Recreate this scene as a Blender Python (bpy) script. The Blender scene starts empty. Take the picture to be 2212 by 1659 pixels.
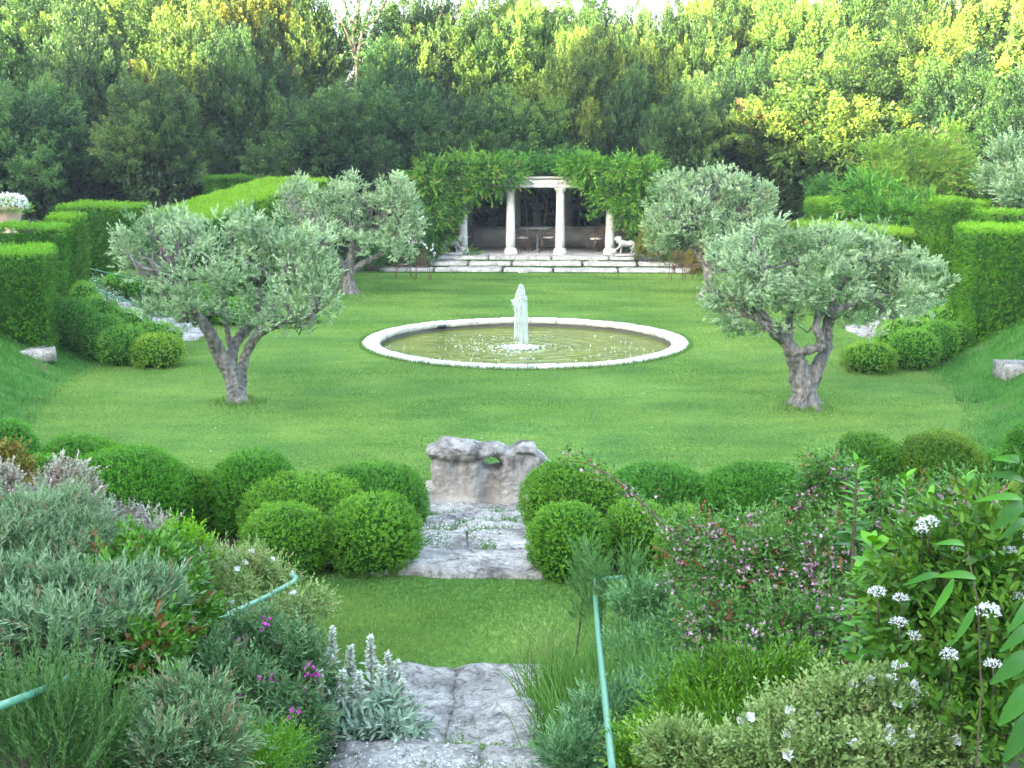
import bpy, bmesh, math, random
import numpy as np
from mathutils import Vector, Matrix, noise
# ---------------------------------------------------------------- camera, sky, sun, exposure
SC = bpy.context.scene
COL = SC.collection
K = 0.872                      # site scale
H = 4.7 * K                    # eye height above the main lawn
F = 2654.0                     # focal length in units where the picture is 2212 wide
PITCH = math.radians(10.84)
cp, sp_ = math.cos(PITCH), math.sin(PITCH)
cam = bpy.data.cameras.new('camera')
cam.sensor_width = 36.0
cam.lens = 36.0 * F / 2212.0
cam.clip_start = 0.1
cam.clip_end = 2000
camo = bpy.data.objects.new('camera', cam)
COL.objects.link(camo)
camo.location = (0, 0, H)
camo.rotation_euler = (math.pi / 2 - PITCH, 0, 0)
SC.camera = camo

SUN_EL = math.radians(13)
SUN_H = Vector((-0.66, -0.75, 0)).normalized()
SUN_DIR = Vector((SUN_H.x * math.cos(SUN_EL), SUN_H.y * math.cos(SUN_EL), math.sin(SUN_EL)))
w = bpy.data.worlds.new("World")
SC.world = w
w.use_nodes = True
nt = w.node_tree
bg = nt.nodes['Background']
sky = nt.nodes.new('ShaderNodeTexSky')
sky.sky_type = 'NISHITA'
sky.sun_disc = False
sky.sun_elevation = SUN_EL
sky.sun_rotation = math.atan2(SUN_H.x, SUN_H.y)
sky.air_density = 1.0
sky.dust_density = 2.5
sky.ozone_density = 1.0
hsv = nt.nodes.new('ShaderNodeHueSaturation')   # hazy evening sky: paler than clear air
hsv.inputs['Saturation'].default_value = 0.75
nt.links.new(sky.outputs[0], hsv.inputs['Color'])
nt.links.new(hsv.outputs[0], bg.inputs[0])
bg.inputs[1].default_value = 0.15
sl = bpy.data.lights.new('sun', 'SUN')
sl.energy = 4.2
sl.angle = math.radians(0.53)
sl.color = (1.0, 0.83, 0.53)
so = bpy.data.objects.new('sun', sl)
COL.objects.link(so)
so.rotation_euler = SUN_DIR.to_track_quat('Z', 'Y').to_euler()
so.location = (-60, -60, 60)
SC.view_settings.view_transform = 'Standard'
SC.view_settings.look = 'None'
SC.view_settings.exposure = 3.46
SC.view_settings.gamma = 1.0
SC.render.engine = 'CYCLES'
SC.cycles.max_bounces = 7
SC.cycles.diffuse_bounces = 2
SC.cycles.glossy_bounces = 3
SC.cycles.transmission_bounces = 6
SC.cycles.use_denoising = True

rs = np.random.RandomState
RNG = rs(7)
random.seed(5)

# ---------------------------------------------------------------- placing helpers
def ray(dx, dy):
    x = (dx - 1106.0) / F
    y = (829.5 - dy) / F
    return Vector((x, cp + y * sp_, -sp_ + y * cp))
def at(dx, dy, Y):
    r = ray(dx, dy)
    return Vector((0, 0, H)) + r * (Y * K / r.y)
def on(dx, dy, z=0.0):
    r = ray(dx, dy)
    return Vector((0, 0, H)) + r * ((z - H) / r.z)
def px(n, Y):
    return n / F * (Y * K * cp + 3.0 * sp_)

def sstep(a, b, x):
    t = np.clip((x - a) / (b - a), 0, 1)
    return t * t * (3 - 2 * t)

def bank_e(X, Y):
    """how far outside the round lawn a place lies (1 = its edge)"""
    X = np.asarray(X, float) / K; Y = np.asarray(Y, float) / K
    u = X - (-0.33 + (Y - 16.6) * 0.04)
    bx = np.where(u < 0, 9.1, 8.9)
    return ((np.abs(u) / bx) ** 3 + (np.abs(Y - 30) / 14.0) ** 3) ** (1 / 3.0), u, Y

def gz(X, Y):
    e, u, y = bank_e(X, Y)
    near = 1 - sstep(15, 23, y)
    hb = 1.2 * (1 - near) + 0.5 * near
    far = sstep(40, 44, y)
    hb = hb * (1 - far * (1 - sstep(7.5, 10, np.abs(u))))
    z = hb * sstep(1.0, 1.28 + .04 * (1 - near), e)
    z = z + np.where(y < 9.4, 0.19 * (9.4 - y), 0)
    z = z + 0.16 * np.clip(np.abs(u) - 2.2, 0, 6) * (1 - sstep(10, 14, y))
    z = z + 0.075 * np.clip(y - 60, 0, 400) * (1 - sstep(120, 300, y))
    z = z + 0.10 * np.clip(u - 14, 0, 60) * sstep(40, 60, y)
    # unseen ridge added to shade the garden, left and behind the viewer
    s = (np.asarray(X, float) * SUN_H.x + (np.asarray(Y, float) - 50) * SUN_H.y)
    a = np.asarray(X, float) * -SUN_H.y + (np.asarray(Y, float) - 50) * SUN_H.x
    top = ADDED_RIDGE + 2.6 * np.sin(a * 0.42) + 2.4 * np.sin(a * 0.9 + 2) + 1.6 * np.sin(a * 0.17 + 1) + 2.2 * np.sin(a * 1.7)
    z = z + top * sstep(64, 80, s)
    return z * K
HAZE = 0.0007
ADDED_RIDGE = 19.8
def g1(X, Y): return float(gz(X, Y))
def ong(dx, dy):
    """point of the terrain seen at that place"""
    r = ray(dx, dy); c = Vector((0, 0, H)); lo, hi = 2.0, 400.0
    t = 2.0
    while t < 400:
        p = c + r * t
        if p.z < g1(p.x, p.y): break
        t += 0.1 + t * 0.004
    return c + r * t

# ---------------------------------------------------------------- object helpers
def tag(o, label=None, cat=None, group=None, kind=None):
    if label: o['label'] = label
    if cat: o['category'] = cat
    if group: o['group'] = group
    if kind: o['kind'] = kind
    return o
def empty(name, loc, label, cat, group=None, rz=0.0):
    o = bpy.data.objects.new(name, None)
    COL.objects.link(o)
    o.location = loc; o.rotation_euler = (0, 0, rz); o.empty_display_size = 0.2
    return tag(o, label, cat, group)
def place(o, parent):
    if parent is not None:
        o.parent = parent
    return o
def mk(name, V, loops, counts, mat, parent=None, attr=None, smooth=False, rel=True):
    """numpy arrays -> mesh object. V in world space; made relative to the parent's location"""
    V = np.asarray(V, dtype=np.float32)
    if parent is not None and rel:
        m = np.array(parent_matrix(parent).inverted())
        V = V @ m[:3, :3].T.astype(np.float32) + m[:3, 3].astype(np.float32)
    me = bpy.data.meshes.new(name)
    loops = np.asarray(loops, dtype=np.int32).ravel()
    counts = np.asarray(counts, dtype=np.int32)
    me.vertices.add(len(V)); me.vertices.foreach_set('co', V.ravel())
    me.loops.add(len(loops)); me.loops.foreach_set('vertex_index', loops)
    me.polygons.add(len(counts))
    st = np.zeros(len(counts), dtype=np.int32); st[1:] = np.cumsum(counts)[:-1]
    me.polygons.foreach_set('loop_start', st)
    if smooth: me.polygons.foreach_set('use_smooth', np.ones(len(counts), dtype=bool))
    me.update(calc_edges=True)
    if attr is not None:
        for kname, (dom, vals) in attr.items():
            a = me.attributes.new(kname, 'FLOAT', dom)
            a.data.foreach_set('value', np.asarray(vals, dtype=np.float32))
    if mat is not None: me.materials.append(mat)
    o = bpy.data.objects.new(name, me)
    COL.objects.link(o)
    return place(o, parent)
def parent_matrix(o):
    m = Matrix.Translation(o.location) @ o.rotation_euler.to_matrix().to_4x4() @ Matrix.Diagonal((*o.scale, 1))
    return parent_matrix(o.parent) @ m if o.parent else m
def from_bm(name, bm, mat, parent=None, smooth=False, rel=True):
    me = bpy.data.meshes.new(name)
    if parent is not None and rel:
        bm.transform(parent_matrix(parent).inverted())
    bm.to_mesh(me); bm.free()
    if smooth:
        for p in me.polygons: p.use_smooth = True
    if mat is not None: me.materials.append(mat)
    o = bpy.data.objects.new(name, me)
    COL.objects.link(o)
    return place(o, parent)

class Geo:
    """collects tubes, boxes, lathes; build() makes ONE mesh object"""
    def __init__(s): s.v = []; s.l = []; s.c = []; s.n = 0
    def add(s, V, loops, counts):
        V = np.asarray(V, float); s.v.append(V); s.l.append(np.asarray(loops, int).ravel() + s.n); s.c.append(np.asarray(counts, int)); s.n += len(V)
    def tube(s, pts, rad, n=8, wob=0.0, seed=0):
        pts = [np.array(p, float) for p in pts]
        m = len(pts)
        if not hasattr(rad, '__len__'): rad = [rad] * m
        R = rs(seed)
        V = []
        prev = None
        for i in range(m):
            d = pts[min(i + 1, m - 1)] - pts[max(i - 1, 0)]
            d = d / (np.linalg.norm(d) + 1e-9)
            if prev is None:
                a = np.array([0, 0, 1.0]) if abs(d[2]) < .8 else np.array([1.0, 0, 0])
            else: a = prev
            x = a - d * np.dot(a, d); x /= (np.linalg.norm(x) + 1e-9); prev = x
            y = np.cross(d, x)
            for j in range(n):
                t = 2 * math.pi * j / n
                r = rad[i] * (1 + wob * (R.rand() - .5))
                V.append(pts[i] + (x * math.cos(t) + y * math.sin(t)) * r)
        L = []; C = []
        for i in range(m - 1):
            for j in range(n):
                L += [i * n + j, i * n + (j + 1) % n, (i + 1) * n + (j + 1) % n, (i + 1) * n + j]; C.append(4)
        L += list(range(n - 1, -1, -1)); C.append(n)
        L += [(m - 1) * n + j for j in range(n)]; C.append(n)
        s.add(V, L, C)
    def box(s, c, size, rz=0.0):
        cx, cy, cz = c; x, y, z = [q / 2 for q in size]
        ca, sa = math.cos(rz), math.sin(rz)
        V = []
        for dz in (-z, z):
            for (a, b) in ((-x, -y), (x, -y), (x, y), (-x, y)):
                V.append((cx + a * ca - b * sa, cy + a * sa + b * ca, cz + dz))
        s.add(V, [3, 2, 1, 0, 4, 5, 6, 7, 0, 1, 5, 4, 1, 2, 6, 5, 2, 3, 7, 6, 3, 0, 4, 7], [4] * 6)
    def lathe(s, c, prof, n=20, sx=1.0, sy=1.0):
        V = []; L = []; C = []
        for (r, z) in prof:
            for j in range(n):
                t = 2 * math.pi * j / n
                V.append((c[0] + r * math.cos(t) * sx, c[1] + r * math.sin(t) * sy, c[2] + z))
        m = len(prof)
        for i in range(m - 1):
            for j in range(n):
                L += [i * n + j, i * n + (j + 1) % n, (i + 1) * n + (j + 1) % n, (i + 1) * n + j]; C.append(4)
        L += list(range(n - 1, -1, -1)); C.append(n)
        L += [(m - 1) * n + j for j in range(n)]; C.append(n)
        s.add(V, L, C)
    def ball(s, c, r, n=12, m=8):
        r = r if hasattr(r, '__len__') else (r, r, r)
        V = []; L = []; C = []
        for i in range(m + 1):
            p = math.pi * i / m
            rr = max(math.sin(p), 1e-3)
            for j in range(n):
                t = 2 * math.pi * j / n
                V.append((c[0] + r[0] * rr * math.cos(t), c[1] + r[1] * rr * math.sin(t), c[2] - r[2] * math.cos(p)))
        for i in range(m):
            for j in range(n):
                L += [i * n + j, i * n + (j + 1) % n, (i + 1) * n + (j + 1) % n, (i + 1) * n + j]; C.append(4)
        s.add(V, L, C)
    def build(s, name, mat, parent=None, smooth=False, local=False):
        V = np.concatenate(s.v)
        return mk(name, V, np.concatenate(s.l), np.concatenate(s.c), mat, parent, smooth=smooth, rel=not local)

# ---------------------------------------------------------------- materials
def newmat(name):
    m = bpy.data.materials.new(name); m.use_nodes = True
    nt = m.node_tree
    for n in list(nt.nodes): nt.nodes.remove(n)
    out = nt.nodes.new('ShaderNodeOutputMaterial')
    return m, nt, out
def N(nt, t, **kw):
    n = nt.nodes.new(t)
    for k, v in kw.items(): setattr(n, k, v)
    return n
def ramp(nt, stops, interp='LINEAR'):
    r = nt.nodes.new('ShaderNodeValToRGB'); cr = r.color_ramp; cr.interpolation = interp
    while len(cr.elements) < len(stops): cr.elements.new(0.5)
    for e, (p, c) in zip(cr.elements, stops):
        e.position = p; e.color = (*c, 1)
    return r
def leafmat(name, cols, trans=0.30, rough=0.5, spec=0.35, brown=(0.24, 0.15, 0.09)):
    """cols: dark -> light leaf colours spread over the leaves at random; the rnd attribute above 1 is a dead leaf"""
    m, nt, out = newmat(name)
    a = N(nt, 'ShaderNodeAttribute', attribute_name='rnd')
    st = [(i / len(cols) * 0.96, c) for i, c in enumerate(cols)] + [(0.97, cols[-1]), (0.985, brown), (1.0, brown)]
    half = N(nt, 'ShaderNodeMath', operation='MULTIPLY'); half.inputs[1].default_value = 1.0
    nt.links.new(a.outputs['Fac'], half.inputs[0])
    r = ramp(nt, st)
    nt.links.new(half.outputs[0], r.inputs[0])
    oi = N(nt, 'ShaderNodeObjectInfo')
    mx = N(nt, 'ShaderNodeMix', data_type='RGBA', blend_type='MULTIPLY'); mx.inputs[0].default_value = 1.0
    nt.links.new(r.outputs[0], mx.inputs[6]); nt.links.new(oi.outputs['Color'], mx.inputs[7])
    p = N(nt, 'ShaderNodeBsdfPrincipled')
    p.inputs['Roughness'].default_value = rough
    p.inputs['Specular IOR Level'].default_value = spec
    nt.links.new(mx.outputs[2], p.inputs['Base Color'])
    t = N(nt, 'ShaderNodeBsdfTranslucent')
    hs = N(nt, 'ShaderNodeHueSaturation'); hs.inputs['Saturation'].default_value = 1.1; hs.inputs['Value'].default_value = 1.25
    hs.inputs['Hue'].default_value = 0.485
    nt.links.new(mx.outputs[2], hs.inputs['Color']); nt.links.new(hs.outputs[0], t.inputs[0])
    ms = N(nt, 'ShaderNodeMixShader'); ms.inputs[0].default_value = trans
    nt.links.new(p.outputs[0], ms.inputs[1]); nt.links.new(t.outputs[0], ms.inputs[2])
    nt.links.new(ms.outputs[0], out.inputs[0])
    return m
def solid(name, cols, scale=6.0, rough=0.8, bump=0.3, bscale=None, detail=6, spec=0.3, dist=0.02, stretch=None, metal=0.0, objc=False):
    m, nt, out = newmat(name)
    tc = N(nt, 'ShaderNodeTexCoord')
    mp = N(nt, 'ShaderNodeMapping')
    if stretch: mp.inputs['Scale'].default_value = stretch
    nt.links.new(tc.outputs['Object'], mp.inputs[0])
    n1 = N(nt, 'ShaderNodeTexNoise'); n1.inputs['Scale'].default_value = scale; n1.inputs['Detail'].default_value = detail
    n1.inputs['Roughness'].default_value = 0.65
    nt.links.new(mp.outputs[0], n1.inputs[0])
    k = len(cols)
    r = ramp(nt, [(0.28 + 0.44 * i / max(1, k - 1), c) for i, c in enumerate(cols)])
    nt.links.new(n1.outputs[0], r.inputs[0])
    p = N(nt, 'ShaderNodeBsdfPrincipled')
    p.inputs['Roughness'].default_value = rough; p.inputs['Specular IOR Level'].default_value = spec
    p.inputs['Metallic'].default_value = metal
    nt.links.new(r.outputs[0], p.inputs['Base Color'])
    if bump:
        n2 = N(nt, 'ShaderNodeTexNoise'); n2.inputs['Scale'].default_value = bscale or scale * 4; n2.inputs['Detail'].default_value = 8
        nt.links.new(mp.outputs[0], n2.inputs[0])
        b = N(nt, 'ShaderNodeBump'); b.inputs['Strength'].default_value = bump; b.inputs['Distance'].default_value = dist
        nt.links.new(n2.outputs[0], b.inputs['Height']); nt.links.new(b.outputs[0], p.inputs['Normal'])
    nt.links.new(p.outputs[0], out.inputs[0])
    return m

M = {}
M['tree'] = leafmat('evergreen_leaf', [(.014, .042, .013), (.034, .090, .025), (.072, .158, .036), (.15, .25, .055)], trans=0.15, spec=.4)
M['olive'] = leafmat('olive_leaf', [(.07, .15, .055), (.18, .32, .14), (.33, .50, .26), (.53, .68, .42)], trans=0.13, spec=.35, brown=(.30, .34, .12))
M['box'] = leafmat('box_leaf', [(.028, .105, .008), (.062, .20, .012), (.115, .31, .018), (.20, .44, .032)], trans=0.21, spec=.35, brown=(.20, .25, .03))
M['hedge'] = leafmat('hedge_leaf', [(.018, .075, .008), (.05, .17, .010), (.11, .29, .012), (.20, .42, .02)], trans=0.18, spec=.3, brown=(.16, .17, .02))
M['wist'] = leafmat('wisteria_leaf', [(.02, .08, .012), (.05, .17, .02), (.10, .30, .03), (.22, .46, .05)], trans=0.21, brown=(.3, .3, .08))
M['lightshrub'] = leafmat('light_shrub_leaf', [(.07, .20, .03), (.12, .31, .04), (.20, .42, .05), (.32, .52, .07)], trans=0.24, brown=(.35, .30, .1))
M['grey'] = leafmat('grey_shrub_leaf', [(.055, .12, .048), (.10, .19, .08), (.18, .29, .135), (.31, .42, .235)], trans=0.15, spec=.3, brown=(.30, .24, .14))
M['silver'] = leafmat('silver_leaf', [(.30, .38, .28), (.44, .52, .42), (.58, .66, .55), (.72, .76, .68)], trans=0.09, spec=.1, brown=(.5, .5, .45))
M['dark'] = leafmat('dark_shrub_leaf', [(.018, .08, .015), (.03, .13, .02), (.06, .19, .03), (.10, .27, .05)], trans=0.18, brown=(.14, .08, .04))
M['cistus'] = leafmat('cistus_leaf', [(.09, .17, .04), (.16, .27, .07), (.25, .38, .11), (.38, .50, .19)], trans=0.17, brown=(.38, .36, .16))
M['abelia'] = leafmat('abelia_leaf', [(.03, .11, .025), (.055, .17, .03), (.09, .25, .04), (.15, .33, .06)], trans=0.18, brown=(.33, .10, .07))
M['big'] = leafmat('broad_leaf', [(.025, .11, .012), (.05, .20, .018), (.085, .30, .022), (.15, .42, .035)], trans=0.18, spec=.25, rough=.55, brown=(.14, .3, .03))
M['rosemary'] = leafmat('rosemary_leaf', [(.035, .11, .025), (.06, .17, .04), (.10, .24, .06), (.16, .31, .09)], trans=0.12, brown=(.1, .16, .07))
M['grass'] = leafmat('grass_blade', [(.056, .155, .036), (.10, .225, .044), (.155, .29, .056), (.23, .36, .085)], trans=0.18, spec=.2, brown=(.28, .36, .13))
M['bracken'] = leafmat('autumn_leaf', [(.09, .10, .02), (.15, .16, .02), (.22, .20, .03), (.26, .26, .05)], trans=0.18, brown=(.24, .09, .03))
M['statice'] = leafmat('grey_flower_head', [(.18, .17, .13), (.29, .275, .215), (.41, .39, .31), (.55, .53, .44)], trans=0.06, spec=.1, brown=(.3, .2, .16))
M['white'] = leafmat('white_petal', [(.75, .78, .78), (.82, .84, .84), (.88, .88, .86)], trans=0.15, spec=.15, brown=(.85, .8, .6))
M['pink'] = leafmat('pink_petal', [(.46, .22, .30), (.58, .34, .46), (.68, .46, .58), (.78, .62, .70)], trans=0.18, spec=.1, brown=(.45, .12, .10))
M['rust'] = leafmat('rust_calyx', [(.20, .07, .05), (.30, .12, .08), (.38, .18, .12)], trans=0.12, spec=.1)
M['magenta'] = leafmat('magenta_petal', [(.50, .04, .36), (.65, .08, .50), (.75, .2, .6)], trans=0.18, spec=.1)
M['lilac'] = leafmat('lilac_petal', [(.45, .42, .6), (.6, .58, .75)], trans=0.12, spec=.1)
M['bark'] = solid('bark', [(.05, .045, .035), (.10, .085, .07), (.16, .14, .12)], scale=9, bump=.8, stretch=(1, 1, .25))
M['olivebark'] = solid('olive_bark', [(.06, .055, .052), (.19, .18, .17), (.36, .345, .33)], scale=11, bump=1.0, bscale=22, stretch=(1, 1, .28), dist=.06)
M['twig'] = solid('twig', [(.10, .07, .05), (.2, .15, .11)], scale=10, bump=0)
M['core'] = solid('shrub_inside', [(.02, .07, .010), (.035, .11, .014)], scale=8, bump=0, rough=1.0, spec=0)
def lime_mat():
    m, nt, out = newmat('limestone')
    tc = N(nt, 'ShaderNodeTexCoord').outputs['Object']
    def no(sc, det, rg=.65, dist=0.0):
        n = N(nt, 'ShaderNodeTexNoise'); n.inputs['Scale'].default_value = sc; n.inputs['Detail'].default_value = det; n.inputs['Roughness'].default_value = rg; n.inputs['Distortion'].default_value = dist
        nt.links.new(tc, n.inputs[0]); return n.outputs[0]
    big = no(2.3, 6, .6, .4); mid = no(11, 8, .75, .8); fine = no(38, 6, .8)
    r1 = ramp(nt, [(.34, (.28, .27, .25)), (.46, (.52, .505, .47)), (.60, (.72, .70, .655))]); nt.links.new(big, r1.inputs[0])
    r2 = ramp(nt, [(.38, (.38, .38, .37)), (.50, (.92, .92, .92)), (.62, (1.18, 1.17, 1.13))]); nt.links.new(mid, r2.inputs[0])
    r3 = ramp(nt, [(.36, (.45, .45, .45)), (.48, (1, 1, 1)), (.7, (1.12, 1.12, 1.12))]); nt.links.new(fine, r3.inputs[0])
    def mul(a, b):
        x = N(nt, 'ShaderNodeMix', data_type='RGBA', blend_type='MULTIPLY'); x.inputs[0].default_value = 1; nt.links.new(a, x.inputs[6]); nt.links.new(b, x.inputs[7]); return x.outputs[2]
    c = mul(mul(r1.outputs[0], r2.outputs[0]), r3.outputs[0])
    p = N(nt, 'ShaderNodeBsdfPrincipled'); p.inputs['Roughness'].default_value = .85; p.inputs['Specular IOR Level'].default_value = .2; nt.links.new(c, p.inputs['Base Color'])
    ad = N(nt, 'ShaderNodeMath', operation='MULTIPLY_ADD'); ad.inputs[1].default_value = 1.0; nt.links.new(mid, ad.inputs[0])
    h = N(nt, 'ShaderNodeMath', operation='MULTIPLY'); h.inputs[1].default_value = .35; nt.links.new(fine, h.inputs[0]); nt.links.new(h.outputs[0], ad.inputs[2])
    b = N(nt, 'ShaderNodeBump'); b.inputs['Strength'].default_value = 1.0; b.inputs['Distance'].default_value = .07
    nt.links.new(ad.outputs[0], b.inputs['Height']); nt.links.new(b.outputs[0], p.inputs['Normal']); nt.links.new(p.outputs[0], out.inputs[0])
    return m
M['lime'] = lime_mat()
M['limecalm'] = solid('terrace_limestone', [(.17, .165, .15), (.40, .39, .36), (.60, .585, .55)], scale=4.5, bump=1.0, bscale=9, dist=.05, detail=9)
M['limewhite'] = solid('pool_coping_stone', [(.30, .29, .26), (.58, .57, .53), (.74, .73, .70)], scale=3.6, bump=.6, bscale=18, dist=.03, detail=10)
M['column'] = solid('column_stone', [(.36, .35, .32), (.64, .64, .61), (.76, .76, .74)], scale=4, bump=.4, bscale=20, stretch=(1, 1, .35))
M['plaster'] = solid('grey_plaster', [(.22, .22, .21), (.32, .32, .30), (.40, .39, .37)], scale=2.5, bump=.2)
M['rock'] = solid('weathered_rock', [(.09, .085, .08), (.24, .22, .205), (.40, .34, .29), (.44, .42, .40)], scale=2.6, bump=1.0, bscale=16, dist=.035, detail=12)
M['statue'] = solid('statue_stone', [(.26, .27, .25), (.50, .51, .48)], scale=8, bump=.3)
M['bust'] = solid('bust_stone', [(.16, .22, .20), (.26, .32, .30)], scale=6, bump=.3)  # grey-green tone of the busts
M['rail'] = solid('green_rail_paint', [(.085, .26, .155), (.115, .31, .20)], scale=20, bump=.1, rough=.38, spec=.5)
M['railpost'] = solid('dark_green_post_paint', [(.02, .10, .05), (.03, .14, .07)], scale=20, bump=.1, rough=.5)
M['rust_iron'] = solid('rusty_iron', [(.10, .045, .03), (.17, .085, .06), (.22, .13, .10)], scale=20, bump=.2, rough=.6)
M['cushion'] = solid('cushion_cloth', [(.50, .47, .42), (.62, .59, .54)], scale=20, bump=.2)
M['tabletop'] = solid('table_stone', [(.20, .22, .22), (.28, .30, .30)], scale=6, bump=.1, rough=.4)
M['terracotta'] = solid('pale_terracotta', [(.50, .36, .28), (.62, .48, .38)], scale=6, bump=.2)
M['lampblack'] = solid('black_metal', [(.02, .02, .025), (.04, .04, .045)], scale=6, bump=.05, rough=.4)
M['soil'] = solid('soil', [(.05, .04, .03), (.09, .07, .05)], scale=6, bump=.6)
M['poolwall'] = solid('wet_pool_wall', [(.05, .05, .04), (.10, .10, .085)], scale=6, bump=.3)

# ---------------------------------------------------------------- foliage engine
def unit(a):
    return a / (np.linalg.norm(a, axis=-1, keepdims=True) + 1e-9)
def leaves(P, D, L, W, R, rnd, fine=False, droop=0.15, upn=0.5):
    """P,D (n,3); L,W (n,) -> verts, loops, counts, face attr"""
    n = len(P)
    ref = R.normal(size=(n, 3)); ref[:, 2] += upn * 2.5
    S = unit(np.cross(D, ref)); Nn = np.cross(S, D)
    L = L[:, None]; W = W[:, None]
    if fine:
        V = np.stack([P,
                      P + D * L * .30 + S * W * .42 + Nn * L * .02,
                      P + D * L * .66 + S * W * .36 - Nn * L * droop * .3,
                      P + D * L - Nn * L * droop,
                      P + D * L * .66 - S * W * .36 - Nn * L * droop * .3,
                      P + D * L * .30 - S * W * .42 + Nn * L * .02], axis=1)
        k = 6
    else:
        V = np.stack([P, P + D * L * .5 + S * W * .5, P + D * L - Nn * L * droop, P + D * L * .5 - S * W * .5], axis=1)
        k = 4
    return V.reshape(-1, 3), np.arange(n * k), np.full(n, k), rnd
def sprigs(P, D, R, slen=.3, m=10, L=.06, W=.03, spread=.9, fine=False, droop=.15, upn=.5, clump=None, tmin=.1, rvar=.35):
    """each sprig is a short shoot with m leaves set round it"""
    n = len(P)
    D = unit(D)
    ref = R.normal(size=(n, 3)); A = unit(np.cross(D, ref)); B = np.cross(D, A)
    t = np.linspace(tmin, 1, m)[None, :] * np.ones((n, 1))
    ang = np.arange(m)[None, :] * 2.4 + R.rand(n, 1) * 6.28 + R.normal(size=(n, m)) * .35
    sl = slen * (0.6 + .8 * R.rand(n, 1))
    base = P[:, None, :] + D[:, None, :] * (t * sl)[..., None]
    rad = A[:, None, :] * np.cos(ang)[..., None] + B[:, None, :] * np.sin(ang)[..., None]
    sp = spread * (1.15 - .8 * t) * (0.8 + .4 * R.rand(n, m))
    d = unit(D[:, None, :] + rad * sp[..., None])
    d[..., 2] += 0.0
    LL = L * (0.7 + .6 * R.rand(n, m)) * (1.1 - .35 * t); WW = W * (0.8 + .4 * R.rand(n, m)) * (1.1 - .35 * t)
    if clump is None: clump = R.rand(n)
    rnd = np.clip(clump[:, None] * (1 - rvar) + R.rand(n, m) * rvar + (t - .6) * .18, 0, .95)
    rnd = np.where(clump[:, None] > 1.0, 1.0, rnd)
    return leaves(base.reshape(-1, 3), d.reshape(-1, 3), LL.ravel(), WW.ravel(), R, rnd.ravel(), fine, droop, upn)
def join(parts):
    V = []; Lp = []; C = []; A = []; off = 0
    for (v, l, c, a) in parts:
        V.append(v); Lp.append(l + off); C.append(c); A.append(a); off += len(v)
    return np.concatenate(V), np.concatenate(Lp), np.concatenate(C), np.concatenate(A)
def sphere_dirs(n, R, zmin=-1.0):
    z = R.uniform(zmin, 1, n); a = R.uniform(0, 2 * math.pi, n); r = np.sqrt(1 - z * z)
    return np.stack([r * np.cos(a), r * np.sin(a), z], 1)
def nz(P, s, seed=0.0):
    """cheap smooth noise, about -1..1"""
    x, y, z = (P * s).T
    return (np.sin(x * 1.7 + y * .9 + seed) + np.sin(y * 2.1 - z * 1.3 + 1.7 * seed) + np.sin(z * 1.9 + x * 1.1 + 2.3 * seed)
            + .6 * np.sin(x * 3.7 - y * 3.1 + z * 2.9 + seed * 3)) / 3.0
def foliage_mesh(name, J, mat, parent, rel=True):
    V, Lp, C, A = J
    return mk(name, V, Lp, C, mat, parent, attr={'rnd': ('FACE', A)}, rel=rel)

# ---------------------------------------------------------------- terrain
xs = np.concatenate([-np.geomspace(700, 16, 34), np.arange(-15.8, 16, .24), np.geomspace(16, 700, 30)])
ys = np.concatenate([-np.geomspace(300, 2, 26), np.arange(-1.8, 50, .24), np.geomspace(50, 900, 36)])
XX, YY = np.meshgrid(xs, ys)
ZZ = gz(XX, YY)
E, UU, Yo = bank_e(XX, YY)
PXY = np.stack([XX.ravel(), YY.ravel(), ZZ.ravel()], 1)
mound = np.zeros(XX.shape)
OL_BASE = {'a': on(514, 880), 'b': on(755, 641), 'c': on(1532, 648), 'd': on(1738, 888)}
for q in OL_BASE.values():
    mound += .10 * np.exp(-((XX - q.x) ** 2 + (YY - q.y) ** 2) / .30)
POOL = Vector((at(1135, 745, 30.2).x, 30.2 * K, 0)); PR = 4.03 * K
rp = np.sqrt((XX - POOL.x) ** 2 + (YY - POOL.y) ** 2)
ZZ = ZZ + mound + .012 * nz(PXY, .9).reshape(XX.shape) * (rp > PR + .3)
ZZ = np.where(rp < PR - .22, -0.75, ZZ)
PXY[:, 2] = ZZ.ravel()
ny, nx = XX.shape
ii = (np.arange(ny - 1)[:, None] * nx + np.arange(nx - 1)[None, :]).ravel()
Lp = np.stack([ii, ii + 1, ii + nx + 1, ii + nx], 1).ravel()
nzv = nz(PXY, 2.2, 3).reshape(XX.shape) * .02
small = sstep(9.05, 9.25, Yo) * (1 - sstep(11.7, 12.0, Yo)) * (1 - sstep(2.55, 2.75, np.abs(UU + .15)))
lawn = np.maximum(1 - sstep(1.0, 1.05, E + nzv), small)
lawn = np.maximum(lawn, (1 - sstep(7.5, 8.5, np.abs(UU))) * sstep(35, 40, Yo) * (1 - sstep(47.5, 48.5, Yo)))
rough = sstep(.98, 1.02, E) * (1 - sstep(1.32, 1.5, E)) * sstep(16, 19, Yo) * (1 - sstep(46, 48, Yo))
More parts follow.
